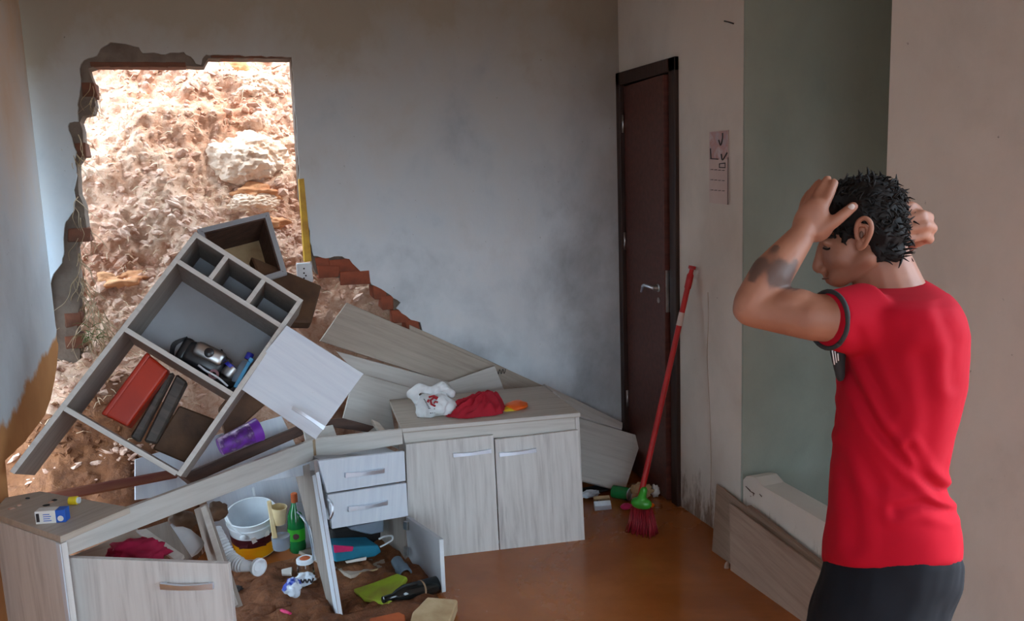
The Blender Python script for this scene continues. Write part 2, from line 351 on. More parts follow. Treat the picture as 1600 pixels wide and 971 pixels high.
def ss(a, b, x): t = min(1, max(0, (x-a)/(b-a))); return t*t*(3-2*t)
def pull(name, a, b, n, parent, wd_=.016, bow=.018, m='chrome'):
    # bowed cabinet pull from a to b standing off along n
    x = b-a; F = frame(a, x, n=n); L = x.length; bm = bmesh.new(); rows = []
    for i in range(11):
        t = i/10; h = bow*(.45+.55*math.sin(math.pi*t)); y = wd_/2*(1-.25*math.sin(math.pi*t)); e = .0045
        rows.append([bm.verts.new((t*L, s*y, h+k*e)) for s, k in ((-1, -1), (1, -1), (1, 1), (-1, 1))])
    for r0, r1 in zip(rows, rows[1:]):
        for k in range(4): j = (k+1) % 4; bm.faces.new((r0[k], r0[j], r1[j], r1[k]))
    bm.faces.new(rows[0][::-1]); bm.faces.new(rows[-1])
    for t in (.03, .9): 
        g = box_bm(t*L, t*L+.07*L, -wd_*.4, wd_*.4, -.001, bow*.6)
        me = bpy.data.meshes.new('t'); g.to_mesh(me); g.free(); bm.from_mesh(me); bpy.data.meshes.remove(me)
    return obj(name, bm, m, parent, False, F)
# ================================================================== THE SETTING
struct(box('floor', -1.2, 4.2, -1.6, 4.0, -.12, 0, 'floor'))
struct(box('ground_outside', -16, 18, -24, 4.0, -.3, -.14, 'ground'))
struct(box('ceiling', -.9, XR+.2, -1.7, 4.15, 2.78, 2.92, 'ceil')); struct(box('ceiling_passage', XR+.2, 4.2, 1.4, 4.15, 2.78, 2.92, 'ceil'))
# --- back wall: brick core plus plaster skin, both broken open by the slide
CORE = [(660, 640), (655, 520), (640, 507), (618, 492), (612, 480), (601, 466), (590, 456), (584, 451), (578, 443), (535, 443), (533, 434), (506, 434), (494, 428),
        (490, 420), (486, 400), (480, 380), (468, 300), (455, 92), (325, 91), (321, 98), (318, 104), (264, 102), (225, 104), (185, 100), (150, 103), (138, 107),
        (142, 120), (147, 135), (146, 150), (149, 164), (145, 178), (130, 181), (125, 191), (129, 204), (131, 230), (128, 248), (121, 257), (122, 285), (123, 304), (131, 322),
        (134, 349), (137, 366), (124, 378), (119, 388), (121, 405), (121, 423), (127, 453), (124, 470), (122, 493), (120, 519), (124, 542), (130, 640)]
SKIN = [(665, 640), (660, 517), (657, 504), (642, 500), (628, 490), (619, 482), (626, 473), (611, 462), (596, 452), (581, 445), (570, 430), (555, 416), (546, 405), (535, 401), (522, 401), (509, 404), (490, 400),
        (484, 378), (482, 355), (476, 340), (469, 290), (456, 89), (400, 87), (340, 85), (322, 85), (316, 92), (314, 101), (306, 99), (298, 88), (287, 81), (272, 82), (258, 85), (240, 82), (223, 83), (217, 74), (195, 68), (172, 66),
        (157, 76), (151, 87), (131, 94), (124, 107), (126, 132), (122, 157), (121, 175), (122, 190), (108, 192), (107, 204), (112, 216), (119, 237), (117, 256), (120, 275), (115, 297), (118, 312), (116, 329),
        (106, 343), (101, 351), (99, 373), (100, 393), (97, 411), (83, 429), (78, 445), (76, 640)]
def jag(P_, amp, seed):
    out = []
    for i, (a, b) in enumerate(zip(P_, P_[1:])):
        out.append(a); L = math.dist(a, b); k = int(L//9)
        for j in range(1, k+1):
            t = j/(k+1); x, y = a[0]+(b[0]-a[0])*t, a[1]+(b[1]-a[1])*t
            q = V((x*.09, y*.09, seed)); out.append((x+amp*NZ.noise(q), y+amp*NZ.noise(q+V((9, 4, 2)))))
    return out + [P_[-1]]
def wall_poly(pix, y):
    w = [oY(px, py, y) for px, py in pix]; w = [(p.x, p.z) for p in w]
    return [(XL-.12, 0), (w[-1][0], 0)] + w[::-1] + [(w[0][0], 0), (XR+.12, 0), (XR+.12, 2.8), (XL-.12, 2.8)]
def plate_bm(poly, f0, f1):                        # thick plate from any outline; f0/f1 place the two faces
    vs_, es_, fs_, *_ = delaunay_2d_cdt([V(p) for p in poly], [], [list(range(len(poly)))], 1, 1e-5)
    bm = bmesh.new(); a = [bm.verts.new(f0(v)) for v in vs_]; b = [bm.verts.new(f1(v)) for v in vs_]; cnt = {}
    for f in fs_:
        bm.faces.new([a[k] for k in f]); bm.faces.new([b[k] for k in f][::-1])
        for i, k in enumerate(f): l = f[(i+1) % len(f)]; cnt.setdefault(frozenset((k, l)), []).append((k, l))
    for e in cnt.values():
        if len(e) == 1: k, l = e[0]; bm.faces.new((a[l], a[k], b[k], b[l]))
    return bm
def wall_y(name, poly, y0, y1, m, parent=None):
    return obj(name, plate_bm(poly, lambda v: (v.x, y0, v.y), lambda v: (v.x, y1, v.y)), m, parent)
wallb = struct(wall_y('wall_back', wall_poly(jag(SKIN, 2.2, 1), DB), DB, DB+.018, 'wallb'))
wall_y('brick_core', wall_poly(jag(CORE, 1.2, 3), DB+.018), DB+.018, DB+.13, 'mortar', wallb)
# exposed bricks along the break
BW, BH = .185, .062
def brick(px, py, dy=.010, L=BW, h=BH, rz=0):
    p = oY(px, py, DB+dy)
    g = box_bm(-L/2, L/2, 0, .1, -h/2, h/2, .004)
    for v in g.verts: v.co += V((NZ.noise(v.co*30+p*9), .5*NZ.noise(v.co*25+p*7), NZ.noise(v.co*28+p*5)))*.012*(h/BH)
    return obj('brick', g, 'brick' if 480 < px and py > 300 else 'brickshade', wallb, False, Matrix.Translation(p) @ Matrix.Rotation(rz, 4, 'Y'))
for a in ((540, 416, .012, .15), (514, 425, .004, .10), (556, 434, -.002, .14), (594, 457, .006, .07), (606, 473, .004, .06), (626, 495, .006, .08), (645, 509, .006, .07), (503, 411, .014, .06),
          (122, 368, .010, .09), (114, 500, .016, .07), (116, 535, .016, .07),
          (127, 235, .016, .04), (139, 140, .016, .05)): brick(*a)
for i in range(6):                                                     # undersides of the lintel course
    if i != 5: brick(158+i*29, 100.5, .016, .085, .022)
for i in range(4): brick(347+i*32, 88.5, .016, .1, .014)
struct(slab('trim_1', [oY(*p, DB-.012) for p in ((467, 280), (475, 279), (487, 408), (476, 410))], .06, 'ypaint'))
# --- left wall with its broken foot
LW = [(87, 509), (91, 546), (89, 572), (84, 600), (79, 625), (71, 648), (61, 662), (40, 690), (8, 720)]
lw = [oX(px, py, XL) for px, py in jag(LW, 1.5, 5)]
poly = [(DB, 2.8)] + [(min(p.y, DB), p.z) for p in lw] + [(2.78, .3), (2.7, 0), (2.55, 0), (2.55, 2.8)]
wl_ = struct(obj('wall_left', plate_bm(poly, lambda v: (XL, v.x, v.y), lambda v: (XL-.1, v.x, v.y)), 'walll'))
struct(box('wall_left_near', XL-.1, XL, -1.6, 2.55, 0, 2.8, 'walll'))
# --- right wall: door section, pillar, doorway, near section
WY1_ = 1.1; Y0, Y1, YC, YN = 3.376, DB, 2.879, 2.114          # door opening, pillar end, near jamb
wrt = struct(box('wall_right', XR, XR+.12, YC+.004, Y0, 0, 2.8, 'wallr'))
struct(box('wall_right_head', XR, XR+.12, Y0, Y1+.02, 2.112, 2.8, 'wallr'))
struct(box('wall_right_near', XR, XR+.12, WY1_, YN, 0, 2.8, 'wallr'))
WY0, WY1, WZ0, WZ1 = -1.3, 1.1, .45, 2.35           # window of the right wall, behind the photographer's right shoulder
struct(box('wall_right_sill', XR, XR+.12, WY0, WY1, 0, WZ0, 'wallr'))
struct(box('wall_right_lintel', XR, XR+.12, WY0, WY1, WZ1, 2.8, 'wallr'))
struct(box('wall_right_rear', XR, XR+.12, -1.6, WY0, 0, 2.8, 'wallr'))
bm = box_bm(XR+.001, 4.2, YC-.006, YC+.004, 0, 2.8); struct(obj('wall_passage', bm, 'wallg'))
struct(box('wall_passage_back', XR+.12, 4.2, YC+.004, YC+.1, 0, 2.8, 'wallr'))
struct(box('wall_passage_side', 4.1, 4.2, 1.95, YC, 0, 2.8, 'wallg'))
struct(box('wall_passage_lintel', 4.1, 4.2, 1.5, 1.95, 1.5, 2.8, 'wallg'))
struct(box('wall_passage_near', XR+.12, 4.2, 1.4, 1.5, 0, 2.8, 'wallr'))
struct(box('wall_store_side', 3.1, 3.2, YC+.1, 4.1, 0, 2.8, 'wallr')); struct(box('wall_store_back', XR+.12, 3.2, 4.0, 4.1, 0, 2.8, 'wallr'))
struct(box('wall_rear_header', XL-.1, XR+.12, -1.7, -1.6, 2.2, 2.8, 'wallr'))
struct(box('wall_rear', .35, XR+.12, -1.7, -1.6, 0, 2.2, 'wallr'))
# low ledge closing the doorway foot, broken at its far end
pl_ = [(YC, 0), (YC, .30), (YC-.03, .33), (YC-.06, .34), (YC-.09, .345), (YC-.14, .325), (YC-.3, .322), (YN, .31), (YN, 0)]
bm = bmesh.new(); a = [bm.verts.new((XR+.005, p[0], p[1])) for p in pl_]; b = [bm.verts.new((XR+.11, p[0], p[1])) for p in pl_]
bm.faces.new(a); bm.faces.new(b[::-1])
for i in range(len(pl_)): j = (i+1) % len(pl_); bm.faces.new((a[j], a[i], b[i], b[j]))
struct(obj('wall_ledge', bm, 'wallr'))
# --- the door
dr = struct(thing('door_1', 'dark brown wooden door standing ajar in its frame beside the pillar', 'door', V((XR, 3.67, 0))))
del dr['category']
fw = .058
box('door_frame', XR-.02, XR+.12, Y0, Y0+fw, 0, 2.112, 'doorf', dr, .003)
box('door_frame', XR-.02, XR+.12, Y1-.04, Y1+.0, 0, 2.112, 'doorf', dr, .003)
box('door_frame', XR-.02, XR+.12, Y0, Y1, 2.05, 2.112, 'doorf', dr, .003)
ha = math.radians(-5); hp = V((XR+.004, Y1-.042, .012)); lx = V((math.sin(ha), -math.cos(ha), 0)); LW_ = .478
F = frame(hp, lx, n=V((-math.cos(ha), -math.sin(ha), 0)))
leaf = obj('door_leaf', box_bm(0, LW_, 0, 2.03, -.035, 0, .002), 'door', dr, False, F)
def dl(x, z, h=0): return F @ V((x, z, h))
# leaf frame: local y must be up
if (F.to_3x3() @ V((0, 1, 0))).z < 0: bpy.data.objects.remove(leaf); F = frame(hp+V((0, 0, 2.03)), lx, n=V((-math.cos(ha), -math.sin(ha), 0))); leaf = obj('door_leaf', box_bm(0, LW_, 0, 2.03, -.035, 0, .002), 'door', dr, False, F); dl = lambda x, z, h=0: F @ V((x, 2.03-z, h))
WM[leaf.name] = F
hz = 1.045
ld = obj('lock_plate', box_bm(-.002, .004, -.02, .18, -.03, -.005, .001), 'chrome_dull', leaf, False, Matrix.Translation(dl(LW_, hz-.09)-F.to_3x3() @ V((0, 0, 0))) @ F.to_3x3().to_4x4())
lathe('handle_rose', dl(LW_-.065, hz, 0), F.to_3x3() @ V((0, 0, 1)), [(0, .02), (.006, .02), (.009, .014), (.03, .010)], 'chrome_dull', leaf)
tube('handle_lever', catmull([dl(LW_-.065, hz, .03), dl(LW_-.10, hz+.008, .045), dl(LW_-.15, hz+.004, .045), dl(LW_-.185, hz-.03, .04)], 5), [.008]*6+[.0085]*6+[.006]*4, 'chrome', leaf)
lathe('key_plate', dl(LW_-.065, hz-.06, 0), F.to_3x3() @ V((0, 0, 1)), [(0, .014), (.004, .014), (.006, .006)], 'chrome_dull', leaf)
for z in (.35, 1.2, 1.8): tube('hinge', [dl(.0, z, .006), dl(.0, z+.09, .006)], .007, 'chrome_dull', dr)
# --- hillside seen through the breach, flowing into the room
def prof(s):                                       # s in metres along the slope line -> (y, z)
    pts = [(2.62, .02), (2.85, .25), (3.15, .50), (3.5, .66), (3.9, .86), (4.2, 1.08), (4.5, 1.55), (4.85, 2.2), (5.4, 2.95), (6.2, 3.8), (7.6, 5.0), (9.5, 6.4)]
    acc = 0
    for (a, b), (c, d) in zip(pts, pts[1:]):
        L = math.hypot(c-a, d-b)
        if s <= acc+L or (c, d) == pts[-1]: t = (s-acc)/L; return a+(c-a)*t, b+(d-b)*t, -(d-b)/L, (c-a)/L
        acc += L
def hillpt(x, s):
    y, z, ny, nz = prof(s)
    flow = 1-ss(.25, .7, x); ys = 2.85 + 1.0*ss(-.5, -.12, x)
    inside = 1-ss(3.95, 4.2, y)
    zi = -.06 + flow*1.0*ss(ys, 4.15, y) if y < 4.2 else z
    z = z*(1-inside) + inside*zi
    if flow < 1 and y < 4.13: z = min(z, -.06 + flow*(z+.06))
    q = V((x*1.0, y, z))
    big = fbm(q*1.1+V((3, 1, 7)), 3)*.16*(.15+.85*(1-inside))
    sm_ = fbm(q*5.5, 4, 2.1, .55)*.055
    rid = (1-abs(NZ.noise(q*3.1+V((5, 5, 1)))))*.04
    cr = abs(NZ.noise(q*9.0+V((1, 8, 2))))*.022 + NZ.noise(q*26)*.016 + NZ.noise(q*55)*.010 + abs(NZ.noise(V((q.x*16, q.y*40, q.z*40))))*.014
    d = big+sm_+rid-.05+cr
    if inside > 0: d *= (1-inside) + inside*flow*ss(ys-.1, ys+.3, y)*.8
    return V((x, y+ny*d*(1-inside*.7), z+nz*d))
NXg, NSg = 420, 560
bm = bmesh.new(); rows = []
for j in range(NSg):
    t = j/(NSg-1); s = .0 + 7.0*t**1.35
    rows.append([bm.verts.new(hillpt(-1.9+4.3*i/(NXg-1) if j > 0 else -1.9+4.3*i/(NXg-1), s)) for i in range(NXg)])
faces_in = []
for r0, r1 in zip(rows, rows[1:]):
    for k in range(NXg-1):
        f = bm.faces.new((r0[k], r0[k+1], r1[k+1], r1[k])); y = f.calc_center_median().y
        q = f.verts[0].co
        f.material_index = 1 if y + .25*NZ.noise(q*2.2) < 3.85 else 0
hill = struct(obj('hillside', bm, ['hill', 'mud'], None, True))
hill['label'] = 'sunlit orange landslide slope beyond the broken wall'
# loose clods on the slope
bm = bmesh.new(); rng = random.Random(3)
tmpb = bmesh.new(); bmesh.ops.create_icosphere(tmpb, subdivisions=1, radius=1); tmpb.verts.index_update()
ico = [v.co.copy() for v in tmpb.verts]; icf = [[v.index for v in f.verts] for f in tmpb.faces]
VS_, FS_ = [], []
def clod(c, r, seed):
    sc_ = V((rng.uniform(.6, 1.8), rng.uniform(.6, 1.2), rng.uniform(.4, 1)))*r; o_ = V((seed*3.3, seed*1.7, seed)); n0 = len(VS_)
    ro = Matrix.Rotation(rng.uniform(-.8, .8), 3, 'Y')
    VS_.extend(c + ro @ (V((v.x*sc_.x, v.y*sc_.y, v.z*sc_.z))*(1+.6*NZ.noise(v*1.7+o_))) for v in ico)
    FS_.extend([n0+k for k in f] for f in icf)
for k in range(9000):
    x = rng.uniform(-1.2, 1.1); s = rng.uniform(1.2, 4.4) if k > 1500 else rng.uniform(.5, 2.2)
    P_ = hillpt(x, s)
    if P_.y < 4.15 and (x > .3 or P_.z < .08): continue
    clod(P_, .006+.022*rng.random()**4 + (.012 if NZ.noise(P_*1.5) > .25 else 0)*rng.random(), k)
bm.free(); bm = bpy.data.meshes.new('c'); bm.from_pydata(VS_, [], FS_)
for p in bm.polygons: p.material_index = 1 if VS_[p.vertices[0]].y < 3.8 and NZ.noise(VS_[p.vertices[0]]*3) < .36 else 0
cl_ = obj('soil_clods', bm, ['clod', 'mud'], hill, False); cl_['kind'] = 'stuff'
tmpb.free()
bm = bmesh.new()
for k in range(1600):
    P_ = hillpt(rng.uniform(-1.0, .9), rng.uniform(1.3, 4.0))
    if P_.y < 4.1 and P_.x > .2: continue
    d = V((rng.uniform(-1, 1), -.25, rng.uniform(-.6, .6))).normalized()*rng.uniform(.02, .06); tube_bm([P_+V((0, -.012, .006)), P_+d*.5+V((0, -.022, .012)), P_+d+V((0, -.01, -.004))], .0016, 3, bm)
st_ = obj('straw', bm, 'straw', hill, False); st_['kind'] = 'stuff'
def hill_at(px, py, lift=0):                       # where a pixel ray meets the slope
    d = ray(px, py).normalized(); t = 3.2
    while t < 9:
        P_ = CAM + d*t; s0, s1 = .2, 7
        y, z = P_.y, P_.z
        lo, hi = 0, 7
        for _ in range(18):
            m_ = (lo+hi)/2
            if prof(m_)[0] < y: lo = m_
            else: hi = m_
        if y > 4.0 and z < hillpt(P_.x, lo).z: return P_ - d*lift
        t += .03
    return CAM + d*5
for nm, px, py, r, sd, lb in (('boulder', 384, 250, (.20, .16, .145), 17, 'large pale boulder in the landslide slope, the biggest one, right of centre'),
                              ('boulder', 388, 138, (.14, .12, .10), 12, 'small pale boulder in the slope just under the lintel'),
                              ('boulder', 395, 318, (.13, .08, .06), 13, 'flat pale stone in the slope above the open box'),
                              ('boulder', 215, 345, (.07, .06, .05), 14, 'little pale stone in the slope left of the open box')):
    tag(lump(nm, hill_at(px, py, -.05), r, sd, 'boulder', .22, 1.3, 5), lb, 'boulder', 'stones in the landslide slope')
for k, (px, py, r) in enumerate(((350, 112, (.14, .06, .06)), (205, 158, (.12, .05, .05)), (402, 303, (.12, .06, .05)), (318, 200, (.04, .04, .03)), (150, 278, (.08, .04, .04)), (190, 440, (.12, .08, .05)), (420, 350, (.08, .05, .04)))):
    lump('clay_patch', hill_at(px, py, -.03), r, 40+k, 'clay', .5, 1.8, 4, hill)
# roots and dry grass hanging along the left break
bm = bmesh.new(); rng = random.Random(5)
def strand(px, py, n, spread, ln, y=DB+.02, r=.0022):
    for _ in range(n):
        p = oY(px+rng.uniform(-spread, spread), py+rng.uniform(-spread, spread), y+rng.uniform(-.03, .08)); pts = [p]
        d = V((rng.uniform(-.4, .5), rng.uniform(-.3, .3), -1))
        for k in range(5): d = (d+V((rng.uniform(-.7, .7), rng.uniform(-.4, .4), rng.uniform(-.4, .15)))).normalized(); pts.append(pts[-1]+d*ln/5)
        tube_bm(catmull(pts, 3), [r*(1-.05*k) for k in range(16)], 4, bm)
for px, py, n, sp, ln in ((118, 205, 8, 8, .16), (117, 240, 10, 5, .14), (121, 312, 10, 5, .16), (127, 345, 12, 6, .18), (122, 400, 10, 5, .2), (125, 440, 16, 8, .22), (138, 470, 20, 14, .25), (150, 500, 20, 16, .25), (145, 540, 16, 18, .2), (142, 130, 8, 5, .14), (146, 155, 6, 4, .12)):
    strand(px, py, n, sp, ln)
rt = obj('hanging_roots', bm, 'root', None, True); rt['kind'] = 'stuff'; tag(rt, 'pale dry roots and straw hanging along the left edge of the breach', 'roots')
bm = bmesh.new()
for _ in range(22):
    p = oY(143+rng.uniform(-10, 10), 522+rng.uniform(-12, 12), 3.9); pts = [p]; d = V((rng.uniform(-.6, .6), rng.uniform(-.8, .2), rng.uniform(.2, 1)))
    for k in range(4): d = (d+V((rng.uniform(-.3, .3), 0, -.35))).normalized(); pts.append(pts[-1]+d*.017)
    tube_bm(catmull(pts, 2), [.002*(1-.1*k) for k in range(9)], 4, bm)
gt = obj('grass_tuft', bm, 'grass', None, True); gt['kind'] = 'stuff'; tag(gt, 'small green grass tuft among the roots left of the shelf unit', 'grass')
# lumpy mud on the floor between the cabinets
bm = bmesh.new(); rows = []
def mudz(x, y):
    e = ss(.78, .58, x + .10*NZ.noise(V((x*4, y*4, 2)))) * ss(2.3, 2.6, y+.1*NZ.noise(V((x*3, 1, 4))))
    n = fbm(V((x*6, y*6, 1.5)), 4)
    return -.02 + e*(.05+.035*n + .02*abs(NZ.noise(V((x*17, y*17, 0)))))
def gz(px, py):                                     # pixel to point on the muddy floor
    p = oZ(px, py, .03)
    for _ in range(4): p = oZ(px, py, max(0, mudz(p.x, p.y)))
    return p
for j in range(120):
    rows.append([bm.verts.new((-.65+1.5*i/119, 2.3+1.2*j/119, mudz(-.65+1.5*i/119, 2.3+1.2*j/119))) for i in range(120)])
for r0, r1 in zip(rows, rows[1:]):
    for k in range(119): bm.faces.new((r0[k], r0[k+1], r1[k+1], r1[k]))
md_ = obj('mud_deposit', bm, 'mud', None, True); md_['kind'] = 'stuff'; tag(md_, 'lumpy brown mud lying on the floor between the cabinets', 'mud')
# ================================================================== THE TILTED SHELF UNIT
N = ray(380, 765).normalized(); UB = oX(15, 737, -.67)
def up(px, py, d=0): return on(px, py, UB + N*d, N)        # pixel on the unit's front plane (or d behind it)
TL = up(305, 362); vv = (UB-TL).normalized(); uu = up(475, 468)-TL; UU = (uu - vv*uu.dot(vv)).length; uu = (uu - vv*uu.dot(vv)).normalized()
T = .016; DEP = .26
sv = lambda px, py: (up(px, py)-TL).dot(vv); su = lambda px, py: (up(px, py)-TL).dot(uu)
LV = sv(15, 737); RV = sv(275, 741)
unit = thing('shelf_unit', 'tilted grey laminate shelf unit wedged in the mud below the breach', 'shelf unit', TL + vv*LV + N*.1)
UF = Matrix(((uu.x, vv.x, N.x, TL.x), (uu.y, vv.y, N.y, TL.y), (uu.z, vv.z, N.z, TL.z), (0, 0, 0, 1)))
if UF.determinant() < 0: pass
def ubox(name, u0, u1, v0, v1, d0, d1, m, parent=unit, w=.001):
    c = UF @ V(((u0+u1)/2, (v0+v1)/2, d0)); A = UF.to_3x3().to_4x4()
    # right-handed local frame
    if A.determinant() < 0: A = A @ Matrix.Diagonal((1, -1, 1, 1))
    return obj(name, box_bm(-(u1-u0)/2, (u1-u0)/2, -(v1-v0)/2, (v1-v0)/2, 0, d1-d0, w), m, parent, False, Matrix.Translation(c) @ A)
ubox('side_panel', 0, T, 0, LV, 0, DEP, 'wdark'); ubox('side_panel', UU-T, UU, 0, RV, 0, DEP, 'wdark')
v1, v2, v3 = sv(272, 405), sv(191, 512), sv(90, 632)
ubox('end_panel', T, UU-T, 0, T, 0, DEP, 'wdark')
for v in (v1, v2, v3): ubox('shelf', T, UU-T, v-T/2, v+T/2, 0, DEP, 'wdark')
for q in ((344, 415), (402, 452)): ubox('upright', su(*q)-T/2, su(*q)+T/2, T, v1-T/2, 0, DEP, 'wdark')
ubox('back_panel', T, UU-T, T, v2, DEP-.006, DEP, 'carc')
for k, (a_, b_) in enumerate(((0, su(344, 415)), (su(344, 415), su(402, 452)), (su(402, 452), UU))):   # lighter front edges of the boards
    pass
e = .0025
ubox('edge_band', 0, T, 0, LV, -e, 0, 'wx'); ubox('edge_band', UU-T, UU, 0, RV, -e, 0, 'wx'); ubox('edge_band', T, UU-T, 0, T, -e, 0, 'wx')
for v in (v1, v2, v3): ubox('edge_band', T, UU-T, v-T/2, v+T/2, -e, 0, 'wx')
for q in ((344, 415), (402, 452)): ubox('edge_band', su(*q)-T/2, su(*q)+T/2, T, v1-T/2, -e, 0, 'wx')
# its door, swung out to the right
H1, H2 = up(447, 508), up(371, 606)
D4 = [H1, on(570, 586, H1, vv), on(492, 685, H2, vv), H2]
ud = slab('door', D4, .016, 'wl2', unit)
dn = (D4[1]-D4[0]).cross(D4[3]-D4[0]).normalized(); dn = dn if dn.dot(CAM-D4[0]) > 0 else -dn
def ond(px, py, off=0): return on(px, py, D4[0]+dn*off, dn)
pull('handle', ond(457, 638), ond(506, 670), dn, ud, .014, .018)
# --- open box and caked board behind it
ob = thing('open_box', 'small open cabinet box lying behind the top of the shelf unit', 'box', oY(380, 420, 3.5))
Q = pq([(308, 358), (420, 331), (449, 428), (340, 462)], (3.45, 3.55, 3.36))
n_ = (Q[1]-Q[0]).cross(Q[3]-Q[0]).normalized(); n_ = n_ if n_.dot(CAM-Q[0]) < 0 else -n_
cen = sum(Q, V())/4
for i in range(4):
    a, b = Q[i], Q[(i+1) % 4]; ia, ib = a+(cen-a)*.15, b+(cen-b)*.15
    slab('front_edge', [a, b, ib, ia], .012, 'carc', ob)
    dpt = .15
    bm = bmesh.new(); vs_ = [bm.verts.new(p) for p in (a+(cen-a)*.09, b+(cen-b)*.09, b+(cen-b)*.09+n_*dpt, a+(cen-a)*.09+n_*dpt)]
    i2 = [bm.verts.new(p+(cen-p+n_*.05)*.05) for p in (ia, ib, ib+n_*dpt, ia+n_*dpt)]
    bm.faces.new(vs_); bm.faces.new(i2[::-1])
    for k in range(4): j = (k+1) % 4; bm.faces.new((vs_[j], vs_[k], i2[k], i2[j]))
    obj('box_side', bm, 'brownwood', ob)
bp = [p+(cen-p)*.05+n_*.15 for p in Q]
slab('back_panel', bp, .008, 'cream', ob, front=True)
tag(slab('caked_board', pq([(392, 400), (503, 446), (487, 504), (436, 502)], (3.42, 3.38, 3.25)), .05, 'mudboard', None, .006), 'mud-caked board end sticking out right of the shelf unit top', 'board')
tag(slab('caked_board', pq([(340, 640), (405, 560), (440, 610), (352, 690)], (3.3, 3.3, 3.28)), .04, 'mudboard', None, .006), 'mud-caked board hidden under the swung-out shelf unit door', 'board')
# --- outlet hanging at the yellow trim
op = [oY(*p, 3.86) for p in ((463, 412), (487, 411), (490, 441), (465, 441))]
ol = thing('power_outlet', 'white rounded wall outlet hanging by the yellow trim', 'outlet', op[3])
slab('outlet_body', op, .03, 'white', ol, .006, seg=3)
for px, py in ((475, 420), (475, 427), (478, 431), (475, 435)): lathe('socket_hole', oY(px, py, 3.858), V((0, -1, 0)), [(0, .004), (.002, .003)], 'ink', ol, 8)
# --- contents of the unit
tr4 = [up(*p, .05) for p in ((230, 552), (264, 579), (199, 668), (157, 646))]
tr = thing('plastic_tub', 'orange-red plastic tub lying in the middle bay of the shelf unit', 'tub', tr4[3])
slab('tub_body', tr4, .11, 'red', tr, .010, seg=3)
lip = [up(*p, .045) for p in ((229, 550), (236, 555), (166, 651), (157, 647))]
slab('rim', lip, .13, 'red', tr, .006, seg=2)
slab('rim', [up(*p, .12) for p in ((258, 574), (266, 580), (204, 670), (196, 667))], .03, 'red', tr, .006, seg=2)
for pts, lb, m in (([(261, 584), (273, 582), (216, 692), (203, 683)], 'charcoal wet timber right beside the orange-red tub', 'char'),
                   ([(276, 584), (293, 597), (244, 694), (224, 690)], 'dark timber between the charcoal timber and the mud-caked plate', 'char'),):
    tag(slab('timber', [up(*p, .12) for p in pts], .06, m, None, .006), lb, 'timber', 'timbers in the shelf unit')
tag(slab('caked_plate', [up(*p, .16) for p in ((280, 634), (338, 656), (290, 724), (238, 702))], .03, 'mudboard', None, .005), 'dark mud-caked plate in the lower right of the shelf unit bay', 'plate')
# electric kettle/toaster style appliance
def udir(a, b, c): return (uu*a + vv*b + N*c)
ac = up(316, 566, .12)
ap = thing('toaster', 'black and silver electric toaster lying in the large bay of the shelf unit', 'toaster', ac)
AF = frame(ac, (uu*.96 - vv*.1).normalized(), n=-N)
def apart(name, x0, x1, y0, y1, z0, z1, m, w, parent=ap):
    return obj(name, box_bm(x0, x1, y0, y1, z0, z1, w, 3), m, parent, True, AF)
sgn = 1 if (AF.to_3x3() @ V((0, 1, 0))).dot(vv) < 0 else -1
def yy(a, b): return (a, b) if sgn > 0 else (-b, -a)
apart('body', -.07, .075, *yy(-.035, .05), -.05, .045, 'black', .022)
apart('steel_shell', -.045, .068, *yy(.0, .058), -.04, .052, 'chrome_dull', .02)
apart('end_cap', -.085, -.045, *yy(-.035, .052), -.052, .04, 'black', .016)
lathe('knob', AF @ V((.01, sgn*.032, .05)), AF.to_3x3() @ V((0, 0, 1)), [(0, .017), (.01, .016), (.013, .012)], 'black', ap, 16)
for k in range(3): tube('vent_rib', catmull([AF @ V((-.09-.004*k, sgn*(-.03), .0+.012*k)), AF @ V((-.1-.004*k, sgn*.01, .02+.01*k)), AF @ V((-.08, sgn*.05, .01+.01*k))], 4), .003, 'black', ap, 6)
(tube('cord', catmull([up(346, 547, .1), up(352, 557, .08), up(362, 566, .07), up(358, 562, .06), up(352, 566, .06), up(344, 570, .08)], 6), .003, 'blackm', ap, 6))
cn = thing('metal_mug', 'small steel mug with a bluish rim right of the toaster', 'mug', up(353, 580, .1))
lathe('mug_body', up(353, 590, .1), -vv+uu*.12, [(0, .026), (.004, .029), (.04, .029), (.041, .027)], 'chrome_dull', cn)
lathe('rim_band', up(356.5, 574.5, .1), -vv+uu*.12, [(0, .0295), (.012, .030), (.014, .027)], 'blue', cn)
bt = thing('squeeze_bottle', 'white squeeze bottle with a blue cap in the corner of the shelf unit', 'bottle', up(372, 592, .08))
bd_ = (up(389, 558, .08)-up(370, 597, .08)); bl = bd_.length
lathe('bottle_body', up(369, 599, .08), bd_, [(0, .016), (.004, .019), (bl*.6, .02), (bl*.82, .015), (bl*.86, .011)], 'clearp', bt)
lathe('cap', up(387, 562, .08), bd_, [(0, .0125), (.002, .013), (.022, .0125), (.024, .010)], 'blue', bt)
sp = thing('blue_spatula', 'sky blue plastic strip standing along the side of the shelf unit', 'strip', up(365, 606, .03))
bar('blade', up(367, 606, .03), up(390, 566, .03), .012, .006, 'lblue', sp, -N)
bar('tip', up(390, 566, .028), up(394, 560, .028), .015, .008, 'lblue', sp, -N)
tag(lump('black_pouch', up(350, 597, .1), (.035, .028, .025), 4, 'blackm', .3, 1.4, 3), 'crumpled black pouch below the steel mug', 'pouch')
tg = thing('tape_roll', 'small dusty pink tape roll below the toaster', 'tape', up(334, 586, .06))
lathe('roll', up(334, 586, .07), -N, [(0, .008), (0, .017), (.014, .017), (.014, .008), (0, .008)], 'dusty', tg, 18, False)
